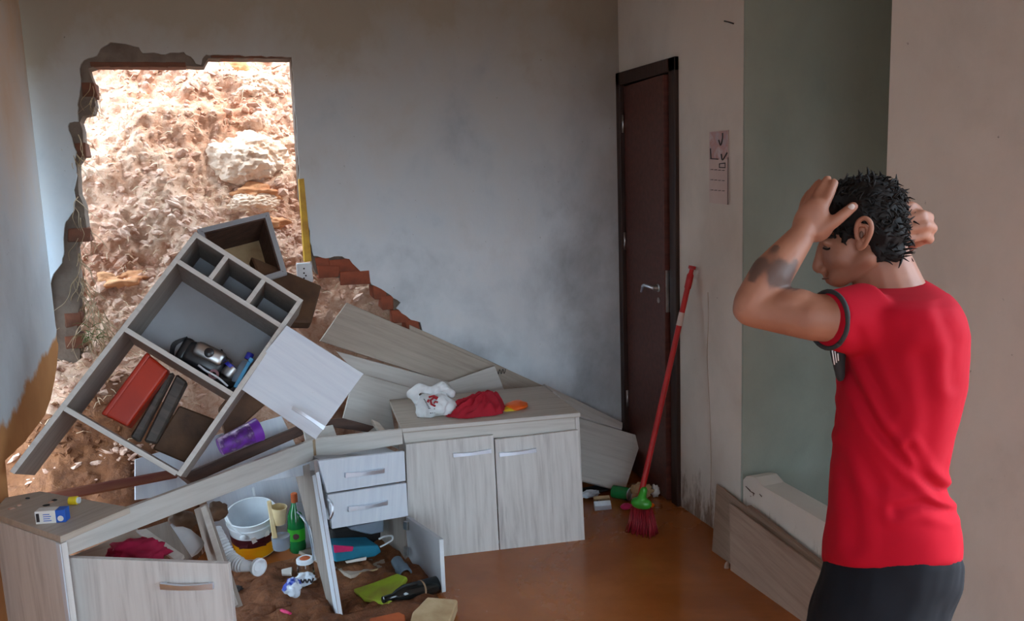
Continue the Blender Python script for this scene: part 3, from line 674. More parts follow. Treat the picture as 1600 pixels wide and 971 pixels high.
tag(tube('white_cable', catmull([up(310, 571, .04), up(322, 580, .03), up(340, 590, .03), up(356, 604, .03)], 5), .0035, 'white', None, 6), 'white cable lying along the edge of the middle shelf', 'cable')
# ================================================================== BEAMS, WHITE BACK PANELS
def bq(name, pts, ys, th, m, lb, cat, w=.002, grp=None): return tag(slab(name, pq(pts, ys), th, m, None, w), lb, cat, grp)
bq('beam', [(60, 772), (275, 733), (278, 747), (88, 784)], (3.02, 3.05, 3.04), .05, 'redwood', 'mud-smeared red timber beam lying below the shelf unit', 'beam', .005)
bq('beam', [(283, 742), (468, 664), (476, 679), (300, 756)], (3.10, 3.30, 3.29), .05, 'brownwood', 'dark brown timber beam under the purple tumbler', 'beam', .005)
bq('back_board', [(211, 718), (440, 650), (485, 742), (211, 782)], (3.22, 3.40, 3.34), .012, 'wl', 'white back board standing behind the brown timber beam', 'board')
bq('back_board', [(322, 782), (470, 712), (478, 850), (340, 870)], (3.80, 3.86, 3.82), .012, 'wl', 'white back board under the diagonal rail behind the paint bucket', 'board')
tag(bar('joint_strip', oY(395, 762, 3.78), oY(403, 800, 3.77), .012, .006, 'white', None, V((0, -1, 0))), 'narrow white strip on the board above the paint bucket', 'strip')
# purple tumbler
pa, pb_ = oY(343, 699, 3.13), oY(405, 671, 3.18); pdv = pb_-pa; L = pdv.length
pt = thing('tumbler', 'purple patterned plastic tumbler lying on the brown beam', 'tumbler', pa)
lathe('tumbler_body', pa, pdv, [(0, .030), (.002, .033), (L*.3, .036), (L*.78, .042)], 'purple', pt)
lathe('purple_lip', pa+pdv*.78, pdv, [(0, .042), (L*.22, .046), (L*.22, .043), (0, .040)], 'purple2', pt, 24, False)
# ================================================================== COUNTER RAIL (two lengths meeting at a corner)
RZ = .58
K = oZ(491, 687, RZ); KE = oZ(628, 671, RZ); ZL = .72
LE = oZ(101, 831, ZL)
rail = thing('counter_rail', 'long grey laminate counter rail bent at the corner', 'rail', K)
def railquad(a, b, h0, h1): return [a, b, b+V((0, 0, -h1)), a+V((0, 0, -h0))]
def drop(p, px, py):                              # height below p where pixel row falls on p's vertical
    d = ray(px, py); h = math.hypot(p.x, p.y)/math.hypot(d.x, d.y); return p.z - (CAM.z + d.z*h)
hK = drop(K, 494, 718); hE = drop(KE, 634, 694); hL = drop(LE, 101, 870)
slab('rail', railquad(K, KE, hK, hE), .018, 'wx', rail); slab('rail', railquad(LE, K, hL, hK), .018, 'wx', rail)
slab('joint', [K+V((-.012, -.012, 0)), K+V((.004, -.006, 0)), K+V((.004, -.006, -hK)), K+V((-.012, -.012, -hK))], .006, 'tan', rail)
# ================================================================== LEFT CABINET
lc = thing('base_cabinet', 'grey laminate base cabinet at the left edge with its door ajar', 'cabinet', V((-.5, 2.45, 0)))
ztop = ZL
P0 = oZ(-40, 806, ztop); P1 = oZ(94, 839, ztop); P2 = oZ(203, 793, ztop); P3 = oZ(63, 768, ztop); P4 = oZ(8, 778, ztop)
P0.x = max(P0.x, XL+.012)
P4.x = max(P4.x, XL+.01); P3.x = max(P3.x, XL+.015)
slab('top_panel', [P1, P2, P3, P4, P0], .018, 'wd', lc)
sd_ = (P1-P0).normalized(); sn_ = V((sd_.y, -sd_.x, 0)); sn_ = sn_ if sn_.dot(CAM-P1) > 0 else -sn_
zb = V((0, 0, -.02)); zf = lambda p: V((p.x, p.y, .0))
slab('side_panel', [P0+zb, P1+zb, zf(P1), zf(P0)], .016, 'wy', lc)
st0 = P1+zb; st1 = P1 + sd_*.014 + zb
slab('stile', [P1-sd_*.02+zb-sn_*-.004, P1+zb+sn_*.004, zf(P1)+sn_*.004, zf(P1)-sd_*.02+sn_*.004], .003, 'wl', lc)
hg = oZ(100, 872, .635); fr = oZ(356, 882, .62)
Ld = [hg, fr, V((fr.x+.006, fr.y, .07)), V((hg.x+.0, hg.y, .07))]
ldo = slab('door', Ld, .016, 'wy', lc)
dn2 = (Ld[1]-Ld[0]).cross(Ld[3]-Ld[0]).normalized(); dn2 = dn2 if dn2.dot(CAM-Ld[0]) > 0 else -dn2
pull('handle', on(253, 914, Ld[0], dn2), on(335, 914, Ld[0], dn2), dn2, ldo, .017, .016)
slab('divider', pq([(303, 797), (317, 790), (372, 950), (345, 950)], (2.95, 2.80, 2.62)), .016, 'wdark', lc)
slab('divider_edge', pq([(313, 794), (321, 790), (371, 945), (362, 950)], (2.79, 2.79, 2.60)), .012, 'wx', lc)
slab('shelf_rail', pq([(212, 829), (228, 826), (288, 868), (279, 880)], (2.75, 2.75, 2.62)), .012, 'wx', lc)
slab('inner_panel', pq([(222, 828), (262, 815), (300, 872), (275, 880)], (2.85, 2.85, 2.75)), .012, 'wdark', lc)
slab('inner_back', pq([(105, 872), (214, 826), (270, 890), (105, 930)], (2.75, 2.8, 2.75)), .012, 'wd', lc)
# things on and in the left cabinet
mb = thing('medicine_carton', 'small white and blue carton on the left cabinet top', 'carton', oZ(80, 818, ztop))
cb0, cb1 = oZ(56, 820, ztop), oZ(98, 817, ztop); ex = (cb1-cb0); hh = .036
Fm = frame(cb0, ex, n=V((0, 0, 1)))
L = ex.length
obj('carton_body', box_bm(0, L*.76, 0, .03, 0, hh, .001), 'paperw', mb, False, Fm)
obj('blue_end', box_bm(L*.76, L*1.12, 0, .03, 0, hh, .001), 'bblue', mb, False, Fm)
obj('bar_code', box_bm(.003, L*.16, -.0006, 0, .006, hh-.006), 'ink', mb, False, Fm)
for k in range(4): obj('print_line', box_bm(L*.3, L*(.6-.05*(k % 2)), -.0006, 0, .007+.006*k, .009+.006*k), 'bblue', mb, False, Fm)
obj('round_mark', (lambda: prism_bm([(L*.94+.008*math.cos(t*.4), .012+.008*math.sin(t*.4)) for t in range(16)], 0, .0006))(), 'paperw', mb, False, Fm @ Matrix.Rotation(math.pi/2, 4, 'X'))
yc = thing('bottle_cap', 'yellow screw cap lying on the left cabinet top', 'cap', oZ(116, 786, ztop))
a, b = oZ(108, 783, ztop+.012), oZ(124, 782, ztop+.012)
lathe('cap_body', a, b-a, [(0, .010), (.001, .012), ((b-a).length*.8, .012), ((b-a).length*.82, .009)], 'yellow', yc, 20)
lathe('neck_ring', a+(b-a)*.82, b-a, [(0, .009), (.006, .009)], 'white', yc, 20)
for k, (px, py) in enumerate(((43, 779), (80, 785), (72, 790), (30, 790), (85, 782), (18, 795))):
    tag(lump('mud_crumb', oZ(px, py, ztop+.002), (.006+.002*(k % 3), .004, .003), 20+k, 'clod' if k % 2 else 'blackm', .4, 2, 2), ['pale dirt crumb furthest left of the yellow cap', 'dark dirt crumb just above the carton', 'dirt crumb right above the carton barcode', 'dirt crumb left of the carton', 'dirt crumb beside the yellow cap', 'dirt crumb nearest the left edge of the picture'][k], 'crumb', 'dirt crumbs on the left cabinet')
tag(lump('magenta_cloth', oY(212, 866, 2.62), (.085, .05, .045), 31, 'magenta', .45, 1.8, 4), 'crumpled magenta cloth inside the left cabinet', 'cloth')
wb = thing('white_bottle', 'white plastic bottle lying inside the left cabinet', 'bottle', oY(300, 850, 2.85))
a, b = oY(312, 862, 2.82), oY(268, 826, 2.86); L = (b-a).length
lathe('bottle_body', a, b-a, [(0, .012), (.006, .028), (.02, .034), (L*.6, .034), (L*.8, .026), (L*.95, .012)], 'white', wb)
lathe('bottle_cap', a+(b-a)*.95, b-a, [(0, .013), (.016, .013)], 'chrome', wb)
tag(tube('wire', catmull([oY(257, 818, 2.9), oY(265, 826, 2.88), oY(277, 831, 2.86), oY(283, 838, 2.85)], 4), .003, 'chrome', None, 6), 'shiny bent wire above the white bottle in the left cabinet', 'wire')
tag(lump('rag', oY(285, 815, 3.0), (.05, .03, .04), 37, 'mudboard', .4, 2, 3), 'muddy brown rag under the diagonal rail', 'rag')
tag(lump('rag', oY(337, 800, 3.0), (.035, .03, .03), 39, 'mudboard', .5, 2, 3), 'muddy rag hooked on the divider left of the paint bucket', 'rag')
# ================================================================== CORNER DOOR, DRAWER UNIT, RIGHT CABINET
co = thing('cabinet_door', 'open corner cabinet door seen edge-on left of the drawers', 'door', oZ(531, 975, 0))
ft = oY(490, 723, 3.20); fb = oZ(531, 976, 0); ht = oY(459, 733, 3.47); hb = oY(500, 960, 3.3); hb.z = 0
cdr = [ht, ft, fb, oZ(516, 930, 0)]
n3 = (cdr[1]-cdr[0]).cross(cdr[2]-cdr[0]); cdr = [cdr[0], cdr[1], cdr[2], on(509, 935, cdr[0], n3)]
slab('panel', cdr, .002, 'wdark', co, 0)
ev = V((.95, .3, 0)).normalized()*.017
slab('panel_edge', [ft, ft+ev, fb+ev, fb], .04, 'wl', co, .001)
hx = oY(516, 806, 3.08)
tube('handle', catmull([oY(512, 780, 3.1), oY(519, 788, 3.07), oY(520, 800, 3.06), oY(516, 811, 3.07)], 4), .005, 'chrome', co, 8)
slab('hinge', pq([(483, 722), (490, 719), (492, 742), (485, 745)], (3.22, 3.18, 3.18)), .02, 'chrome_dull', co)
# drawer unit
du = thing('drawer_unit', 'white drawer unit with two drawers and an open lower door', 'drawer unit', V((.45, 3.25, 0)))
DP = [oY(497, 721, 3.17), oY(632, 706, 3.285)]
nD = V((DP[1]-DP[0])).cross(V((0, 0, 1))); nD.z = 0; nD.normalize(); nD = nD if nD.y < 0 else -nD
def odr(px, py, off=0): return on(px, py, DP[0]+nD*off, nD)
for q, h0, h1 in (([(497, 721), (632, 706), (634, 752), (511, 771)], (538, 742), (599, 735)), ([(512, 774), (635, 755), (638, 807), (519, 827)], (543, 795), (604, 785))):
    d_ = slab('drawer', [odr(*p) for p in q], .017, 'wl', du)
    pull('handle', odr(*h0), odr(*h1), nD, d_, .019, .017)
    ctr = sum((odr(*p, -.2) for p in q), V())/4
    slab('drawer_box', [odr(*p, -.05)+(ctr-odr(*p, -.05))*.12 for p in q], .3, 'carc', du)
bk = nD*-.36
lower = [odr(519, 827), odr(634, 808), odr(633, 884), odr(530, 905)]
slab('back_panel', [p+bk for p in lower], .006, 'carc', du)
slab('side_panel', [lower[1], lower[1]+bk, lower[2]+bk, lower[2]], .016, 'wdark', du)
s0, s1 = odr(548, 899), odr(635, 881)
slab('bottom_panel', [s0, s1, s1+bk*.95, s0+bk*.95+V((-.08, 0, 0))], .014, 'wd', du)
slab('bottom_edge', [odr(562, 896, .002), odr(635, 879, .002), odr(635, 885, .002), odr(560, 904, .002)], .006, 'cream', du)
dq = [oY(634.5, 808, 3.268), oY(687, 844, 2.96), oZ(691, 926, .015), oY(633.5, 876, 3.268)]
n4 = (dq[1]-dq[0]).cross(dq[2]-dq[0]); dq[3] = on(633.5, 876, dq[0], n4)
odoor = slab('lower_door', dq, .016, 'carc', du)
slab('door_edge', [dq[1]+V((-.002, -.003, 0)), dq[1]+V((.014, -.003, 0)), dq[2]+V((.014, -.003, 0)), dq[2]+V((-.002, -.003, 0))], .006, 'white', odoor)
for py in (822, 862): slab('hinge', pq([(630, py-7), (636, py-5), (636, py+8), (630, py+6)], (3.26, 3.24, 3.24)), .012, 'chrome_dull', du)
# things inside the drawer unit
def ins(px, py, d): return odr(px, py, -d)
tag(slab('black_bag', [ins(*p, .22) for p in ((519, 830), (600, 812), (604, 850), (522, 856))], .06, 'blackm', None, .012, seg=2), 'black folded bag inside the drawer unit', 'bag')
tag(slab('teal_cloth', [ins(*p, .06) for p in ((523, 856), (592, 853), (597, 864), (586, 871), (524, 880))], .12, 'teal', None, .008, seg=2), 'folded teal cloth at the bottom of the drawer unit', 'cloth')
tag(slab('magazine', [ins(*p, .045) for p in ((522, 853), (553, 855), (551, 862), (523, 865))], .01, 'pink', None, .002), 'bright pink and blue booklet on the teal cloth', 'booklet')
tag(slab('paper_sheet', [ins(*p, .04) for p in ((540, 878), (573, 871), (572, 876), (542, 881))], .006, 'paperw', None, .001), 'white paper edge under the teal cloth', 'paper')
tag(slab('food_container', [ins(*p, .12) for p in ((545, 826), (600, 812), (600, 832), (580, 836), (550, 830))], .09, 'clearp', None, .006, seg=2), 'translucent plastic container on top inside the drawer unit', 'container')
tag(tube('strap', catmull([ins(592, 843, .05), ins(600, 839, .05), ins(612, 838, .05), ins(613, 844, .05), ins(604, 850, .05), ins(594, 855, .05)], 5), .004, 'white', None, 6), 'white looped strap inside the drawer unit', 'strap')
# right cabinet
rc = thing('base_cabinet', 'grey laminate base cabinet with two doors and a white bag on top', 'cabinet', V((1.0, 3.45, 0)))
A = oZ(907, 646, RZ); B = oZ(628, 671, RZ); C2 = oZ(850, 603, RZ); D2 = oZ(608, 625, RZ)
slab('worktop', [D2, C2, A, B], .018, 'wd', rc)
fx = (A-B).normalized(); nF = fx.cross(V((0, 0, 1))); nF = nF if nF.y < 0 else -nF
def of(px, py, off=0): return on(px, py, A+nF*off, nF)
slab('worktop_edge', [of(628, 670.5, .003), of(907, 645.5, .003), of(907, 651, .003), of(629, 676, .003)], .006, 'wx', rc)
slab('apron', [of(629, 676, -.012), of(900, 652, -.012), of(900, 674, -.012), of(634, 697, -.012)], .016, 'wx', rc)
slab('side_edge', [of(899, 652, -.004), of(905, 651, -.004), of(914, 849, -.004), of(908, 850, -.004)], .45, 'wy', rc)
slab('side_panel', [of(630, 676, -.03), of(640, 676, -.03), of(640, 878, -.03), of(632, 878, -.03)], .42, 'wdark', rc)
slab('back_panel', [of(645, 690, -.44), of(880, 660, -.44), of(880, 820, -.44), of(645, 850, -.44)], .006, 'carc', rc)
slab('bottom_panel', [of(650, 855, -.03), of(895, 835, -.03), of(895, 835, -.43), of(650, 855, -.43)], .014, 'wd', rc)
for q, h0, h1 in (([(634, 695), (771, 680.5), (780, 861), (640, 877)], (708, 711), (767, 704)), ([(773, 688), (903.5, 672.5), (914, 848), (782, 869)], (780, 710), (837, 703))):
    d_ = slab('door', [of(*p, .012) for p in q], .017, 'wy', rc)
    pull('handle', of(*h0, .012), of(*h1, .012), nF, d_, .017, .017)
# mud splash at door foot
lump('mud_splash', of(795, 863, .02), (.03, .004, .012), 61, 'mud', .5, 2, 3, rc)
# ================================================================== LOOSE PANELS BY THE BACK WALL
G = 'loose laminate panels by the back wall'
bq('laminate_panel', [(542, 473), (772, 572), (700, 598), (500, 533)], (3.945, 3.945, 3.905), .018, 'wd', 'long brown-grey panel leaning on the back wall just below the breach', 'panel', grp=G)
lpan = tag(slab('laminate_panel', [oY(*p, DB-.013) for p in [(640, 508), (768, 566), (973, 661), (973, 669), (905, 658), (820, 645), (640, 600)]], .010, 'wd', None), 'longest thin panel flat on the back wall reaching to the door', 'panel', G)
bq('laminate_panel', [(525, 549), (700, 597), (800, 640), (780, 650), (560, 588)], (3.885, 3.88, 3.875), .012, 'wx', 'narrow pale panel slanting behind the white bag', 'panel', grp=G)
bq('laminate_panel', [(700, 598), (773, 572), (800, 640), (730, 650)], (3.87, 3.885, 3.865), .008, 'wx', 'small pale panel end rising behind the red cloth', 'panel', grp=G)
bq('laminate_panel', [(555, 582), (640, 606), (660, 622), (612, 640), (616, 668), (628, 705), (534, 660)], (3.84, 3.86, 3.862), .012, 'wx', 'broad grey panel between the shelf unit door and the right cabinet', 'panel', grp=G)
bq('laminate_panel', [(860, 640), (1004, 683), (976, 769), (850, 735)], (3.90, 3.83, 3.66), .018, 'wx', 'pale panel leaning beyond the right cabinet beside the dark door', 'panel', grp=G)
bq('laminate_panel', [(850, 600), (973, 661), (972, 672), (905, 650)], (3.90, 3.90, 3.87), .018, 'wx', 'thin strip of panel behind the worktop corner next to the door', 'panel', grp=G)
bq('broken_strip', [(480, 660), (535, 655), (585, 668), (575, 676), (520, 668)], (3.5, 3.5, 3.5), .02, 'brownwood', 'broken brown wood strip behind the corner of the rail', 'strip')
bq('panel_scrap', [(474, 672), (520, 664), (530, 690), (478, 694)], (3.46, 3.48, 3.44), .012, 'wx', 'small pale panel scrap behind the corner of the rail', 'scrap')
bq('panel_scrap', [(580, 655), (592, 660), (606, 676), (596, 678)], (3.50, 3.48, 3.42), .02, 'wd', 'short wooden stub leaning on the rail left of the worktop', 'scrap')
# scribble on the thin panel
bm = bmesh.new(); pts = [oY(777+k*1.4, 581+4*math.sin(k*1.9)-.1*k, 3.952) for k in range(10)]
obj('scribble', tube_bm(catmull([p+V((0, -.005, 0)) for p in pts], 4), .0016, 5), 'ink', lpan, True)
# ================================================================== THINGS ON THE RIGHT CABINET
def onw(px, py, h=0): return oZ(px, py, RZ+h)
bgp = onw(680, 648)
bag = thing('plastic_bag', 'knotted white plastic shopping bag with red print on the worktop', 'bag', bgp)
bm = bmesh.new()
c1 = oY(677, 632, bgp.y); ell(bm, c1, (.078, .06, .055)); ell(bm, oY(697, 638, bgp.y), (.05, .05, .042)); ell(bm, oY(668, 640, bgp.y), (.05, .05, .045))
me = baked(bm, .006, 3)
for v in me.vertices: q = v.co.copy(); v.co += (q-c1).normalized()*(.012*fbm(q*22, 3)+.006*(1-abs(NZ.noise(q*38)))); v.co.z = max(v.co.z, RZ+.001)
obj('bag_body', me, 'bagw', bag, True)
bm = bmesh.new()
for a_, b_, c_ in (((643, 616), (655, 606), (676, 612)), ((676, 612), (690, 603), (706, 616))):
    capsule(bm, oY(*a_, bgp.y), oY(*b_, bgp.y), .022, .020); capsule(bm, oY(*b_, bgp.y), oY(*c_, bgp.y), .020, .018)
capsule(bm, oY(646, 618, bgp.y), oY(655, 630, bgp.y), .02, .02)
me = baked(bm, .005, 2)
for v in me.vertices: q = v.co.copy(); v.co += V((0, -1, .3))*.01*fbm(q*30, 3)
obj('bag_ears', me, 'bagw', bag, True)
def print_on(pts, r, m, parent, yf): return tube('print', [oY(px, py, yf) for px, py in pts], r, m, parent, 6)
yf = c1.y-.064
for pts in (([(683, 624), (678, 622), (673, 626), (674, 632), (680, 635)]), ([(684, 622), (678, 619), (670, 621)]), ([(670, 625), (668, 629)]), ([(684, 629), (680, 628), (678, 631)])): print_on(pts, .0048, 'inkred', bag, yf)
for k in range(7): print_on([(662+k*1.2, 624+k*2.4), (664+k*1.4, 625+k*2.2)], .0018, 'ink', bag, yf)
for k in range(5): print_on([(672+k*3, 646-k*.3), (674+k*3, 646-k*.3)], .0018, 'ink', bag, yf+.004)
for k in range(4): print_on([(678+k*3, 639), (680+k*3, 639.5)], .0018, 'ink', bag, yf)
rcp = onw(749, 644)
bm = bmesh.new(); NT, NR = 120, 30; rows = []
for i in range(NR+1):
    r = i/NR; row = []
    for k in range(NT):
        th = k*2*math.pi/NT; cx, cy = math.cos(th), math.sin(th)
        R_ = .128*(1+.28*NZ.noise(V((cx*1.6, cy*1.6, 3)))+.06*NZ.noise(V((cx*6, cy*6, 1))))*(1+.25*max(0, -cx))
        x, y = cx*r*R_, cy*r*R_*.62
        fold = .036*r*(1-r*.35)*math.sin(7*th+3.2*NZ.noise(V((x*14, y*14, 2)))+1.2) + .016*math.sin(13*th+8*r+4*NZ.noise(V((x*22, y*22, 5))))*r
        h = .060*(1-r)**.8*(1+.6*cx*r) + .030*(1-r**4)+ fold*(1-r**3) + .007*fbm(V((x*34, y*34, 7)), 3)
        row.append(bm.verts.new(rcp + V((x + .018*(1-r), y, max(.002, h)))))
    rows.append(row)
for r0, r1 in zip(rows[1:], rows[2:]):
    for k in range(NT): j = (k+1) % NT; bm.faces.new((r0[k], r0[j], r1[j], r1[k]))
top = bm.verts.new(sum((v.co for v in rows[1]), V())/NT + V((0, 0, .002)))
for k in range(NT): bm.faces.new((top, rows[1][k], rows[1][(k+1) % NT]))
for v in rows[0]: bm.verts.remove(v)
me = bm
tag(obj('red_cloth', me, 'redcloth', None, True), 'crumpled crimson cloth on the worktop beside the white bag', 'cloth')
obp = onw(802, 638)
op_ = thing('snack_packet', 'orange and yellow plastic packet beside the crimson cloth', 'packet', obp)
lump('packet_front', oY(807, 634, obp.y), (.052, .05, .020), 71, 'orange', .3, 1.5, 3, op_)
lump('packet_corner', oY(797, 641, obp.y-.02), (.036, .03, .014), 72, 'yellow', .3, 1.5, 3, op_)
# ================================================================== THINGS ON THE MUD BETWEEN THE CABINETS
def rest(px, py, h): return gz(px, py)+V((0, 0, h))
# paint bucket: axis slightly tilted
bb = gz(398, 858)
bkt = thing('paint_bucket', 'white paint bucket with maroon and golden label standing in the mud', 'bucket', bb)
axb = V((-.05, -.26, 1)).normalized(); bH, rT, rB = .185, .105, .092
def bR(h): return rB + (rT-rB)*h/bH
bb = bb + V((.006, .04, -.01))
lathe('bucket_body', bb, axb, [(0, .02), (0, rB-.004), (.004, rB), (bH, rT), (bH, rT+.004), (bH+.006, rT+.004), (bH+.006, rT-.003), (bH-.01, rT-.004), (.012, rB-.004), (.012, .01)], 'white', bkt, 40)
lathe('golden_band', bb+axb*.008, axb, [(0, bR(.008)+.001), (.062, bR(.07)+.001)], 'ylabel', bkt, 40, False)
lathe('maroon_band', bb+axb*.07, axb, [(0, bR(.07)+.001), (.045, bR(.115)+.001)], 'maroon', bkt, 40, False)
lathe('rim_ring', bb+axb*(bH-.03), axb, [(0, bR(bH-.03)+.001), (.004, bR(bH)+.003), (.008, bR(bH-.02)+.001)], 'white', bkt, 40, False)
def onbk(px, py, r=.106):                         # pixel on the bucket's outer wall
    d = ray(px, py); o = CAM-bb; d2 = d-axb*d.dot(axb); o2 = o-axb*o.dot(axb); A_, B_, C_ = d2.dot(d2), 2*d2.dot(o2), o2.dot(o2)-r*r; D_ = max(0, B_*B_-4*A_*C_)
    return CAM + d*((-B_-math.sqrt(D_))/(2*A_))
slab('sticker', [onbk(*p) for p in ((392, 843), (420, 829), (421, 836), (395, 851))], .002, 'paperw', bkt, 0)
for px, py in ((380, 856), (410, 852)): slab('label_mark', [onbk(px-7, py-2), onbk(px+7, py-4), onbk(px+6, py+1), onbk(px-6, py+3)], .002, 'maroon', bkt, 0)
tube('bail', catmull([onbk(352, 806), onbk(362, 822), onbk(374, 833), onbk(381, 840)], 5), .005, 'white', bkt, 8)
lathe('bail_knob', onbk(380, 840), V((-.2, -1, .1)), [(0, .012), (.008, .013), (.012, .008)], 'white', bkt, 18)
# ivory holder
iv = thing('plastic_holder', 'ivory plastic cup in a stand between the bucket and the green bottle', 'holder', gz(437, 858))
slab('upright', pq([(417, 786), (424, 784), (436, 854), (428, 857)], (3.44, 3.44, 3.42)), .03, 'ivory', iv, .003)
a, b = oY(424, 800, 3.28), oY(447, 797, 3.26)
lathe('cup', oY(435, 818, 3.46), V((.1, -.1, 1)), [(0, .026), (.003, .030), (.075, .034), (.075, .031), (.01, .027)], 'ivory', iv, 24, False)
lathe('base_tray', oY(440, 857, 3.44), V((0, 0, 1)), [(0, .034), (.004, .036), (.055, .038), (.055, .035)], 'clearp', iv, 24)
lathe('sponge', oY(440, 856, 3.44), V((0, 0, 1)), [(0, .028), (.03, .028)], 'ylabel', iv, 20)
# green bottle
g0 = gz(466, 862); ga = (oY(459, 770, g0.y)-g0); gl = ga.length
gb = thing('green_bottle', 'green plastic soda bottle with an orange cap beside the corner door', 'bottle', g0)
lathe('bottle_body', g0, ga, [(0, .028), (.008, .036), (.03, .038), (gl*.2, .036), (gl*.32, .038), (gl*.52, .037), (gl*.66, .031), (gl*.78, .017), (gl*.84, .013)], 'green', gb)
lathe('cap', g0+ga*.84, ga, [(0, .014), (gl*.14, .014), (gl*.15, .011)], 'tile', gb, 18)
lathe('label_band', g0+ga*.22, ga, [(0, .0382), (gl*.2, .0388)], 'lgreen', gb, 24, False)
lathe('label_mark', g0+ga*.31+V((-.006, -.036, 0)), V((0, -1, .1)), [(0, .014), (.004, .012)], 'maroon', gb, 14)
# white cable loops / rack beside it
for k in range(3): tag(tube('wire_loop', catmull([oY(464+k*5, 800+k*6, 3.28), oY(478+k*5, 815+k*8, 3.25), oY(486+k*3, 845+k*5, 3.22), oY(490+k*2, 876, 3.2)], 5), .0035, 'white' if k else 'clearp', None, 6), ['upper translucent rod beside the green bottle neck', 'middle white rod leaning on the corner door', 'lowest white rod leaning on the corner door'][k], 'wire', 'white rods by the corner door')
# corrugated hose
hp_ = catmull([oY(334, 830, 2.92), oY(345, 850, 2.88), oY(360, 874, 2.84), oY(378, 884, 2.80), oY(398, 886, 2.78)], 26)
hs = thing('corrugated_hose', 'white corrugated drain hose with a flanged end in the mud', 'hose', gz(380, 892))
n_ = len(hp_); tube('hose', hp_, [(.024-.008*ss(.6, 1, k/n_)) + .004*math.sin(k*1.4)*(1-ss(.68, .8, k/n_)) for k in range(n_)], 'white', hs, 20)
lathe('flange', oY(402, 886, 2.775), V((.55, -.8, .05)), [(0, .016), (0, .030), (.012, .030), (.014, .024), (.004, .014)], 'white', hs, 24)
# glass jar
j0 = gz(479, 906)
jr = thing('glass_jar', 'glass jar with a white lid standing in the mud', 'jar', j0)
lathe('jar_body', j0, V((0, 0, 1)), [(0, .028), (.004, .034), (.06, .034), (.072, .028), (.078, .028)], 'glass', jr)
lathe('jar_lid', j0+V((0, 0, .076)), V((0, 0, 1)), [(0, .035), (.014, .035), (.017, .031), (.015, .0)], 'white', jr)
lathe('lid_print', j0+V((0, 0, .0922)), V((0, 0, 1)), [(0, .022), (.0016, .020)], 'tile', jr, 20)
# crumpled blue and white package
k0 = gz(463, 935)
pk = thing('food_packet', 'torn blue and white food packet on the mud below the jar', 'packet', k0)
lump('blue_half', rest(459, 930, .03), (.035, .03, .034), 81, 'pack', .35, 1.6, 4, pk)
lump('white_half', rest(477, 918, .035), (.04, .03, .024), 82, 'packw', .35, 1.8, 4, pk)
for k in range(3): tube('print', catmull([oD(470+k*7, 906, 2.86), oD(473+k*7, 911, 2.855), oD(476+k*7, 906-k, 2.86)], 3), .003, 'ink', pk, 5)
tag(slab('carton_scrap', [rest(*p, .02) for p in ((440, 896), (457, 894), (456, 903), (441, 905))], .012, 'paperw', None, .002), 'small white carton scrap left of the glass jar', 'scrap')
tag(lump('pink_strip', rest(446, 958, .004), (.03, .008, .006), 83, 'pink', .4, 2, 3, rot=Matrix.Rotation(-.9, 3, 'Z')), 'small pink strip stuck in the mud', 'strip')
tag(lump('black_scrap', rest(368, 926, .012), (.028, .018, .014), 84, 'blackm', .3, 2, 3), 'black plastic scrap beside the open left cabinet door', 'scrap')
for k, (px, py, r) in enumerate(((395, 905, .05), (372, 895, .04), (440, 945, .035), (500, 950, .04), (410, 955, .05), (560, 950, .035), (380, 960, .04))):
    tag(lump('mud_lump', rest(px, py, -.01), (r, r*.8, r*.5), 90+k, 'mud', .4, 1.8, 3), ['brown mud lump just below the hose flange', 'brown mud lump between the hose and the open left door', 'brown mud lump under the blue and white packet', 'brown mud lump against the foot of the corner door', 'wide brown mud lump at the bottom edge below the hose', 'brown mud lump below the lime green cloth', 'brown mud lump at the bottom edge beside the left cabinet door'][k], 'mud lump', 'mud lumps between the cabinets')
# in front of the drawer unit
tag(slab('lime_cloth', [rest(*p, .022) for p in ((551, 925), (582, 915), (622, 906), (640, 923), (606, 945), (567, 940))], .02, 'lime', None, .006, seg=2), 'lime green folded cloth on the mud before the drawer unit', 'cloth')
w0, w1 = rest(684, 925, .03), rest(598, 946, .02); wa = w1-w0; wl = wa.length
wn = thing('wine_bottle', 'dark glass bottle lying before the open lower door', 'bottle', w0)
lathe('bottle_body', w0, wa, [(0, .024), (.004, .034), (wl*.62, .034), (wl*.74, .024), (wl*.82, .014), (wl*.99, .013), (wl, .008)], 'glassb', wn)
lathe('label', w0+wa*.3, wa, [(0, .0345), (wl*.03, .0345)], 'tan', wn, 24, False)
f0, f1 = rest(620, 886, .025), rest(634, 906, .02)
pf = thing('pipe_fitting', 'grey pipe fitting lying below the open lower door', 'pipe fitting', f0)
L = (f1-f0).length
lathe('fitting_body', f0, f1-f0, [(0, .012), (0, .024), (L*.55, .024)], 'greyp', pf)
lathe('socket', f0+(f1-f0)*.55, f1-f0, [(0, .024), (.001, .029), (L*.45, .029), (L*.45, .022), (L*.1, .020), (L*.1, .002)], 'greyp', pf)
tag(slab('rubble_block', [rest(*p, .03) for p in ((645, 968), (668, 944), (716, 958), (700, 985), (640, 990))], .05, 'cream', None, .006), 'cream rubble block at the bottom edge of the picture', 'rubble')
tag(slab('clay_tile', [rest(*p, .015) for p in ((578, 968), (633, 964), (634, 985), (575, 990))], .03, 'tile', None, .004), 'orange clay tile fragment at the bottom edge of the picture', 'tile')
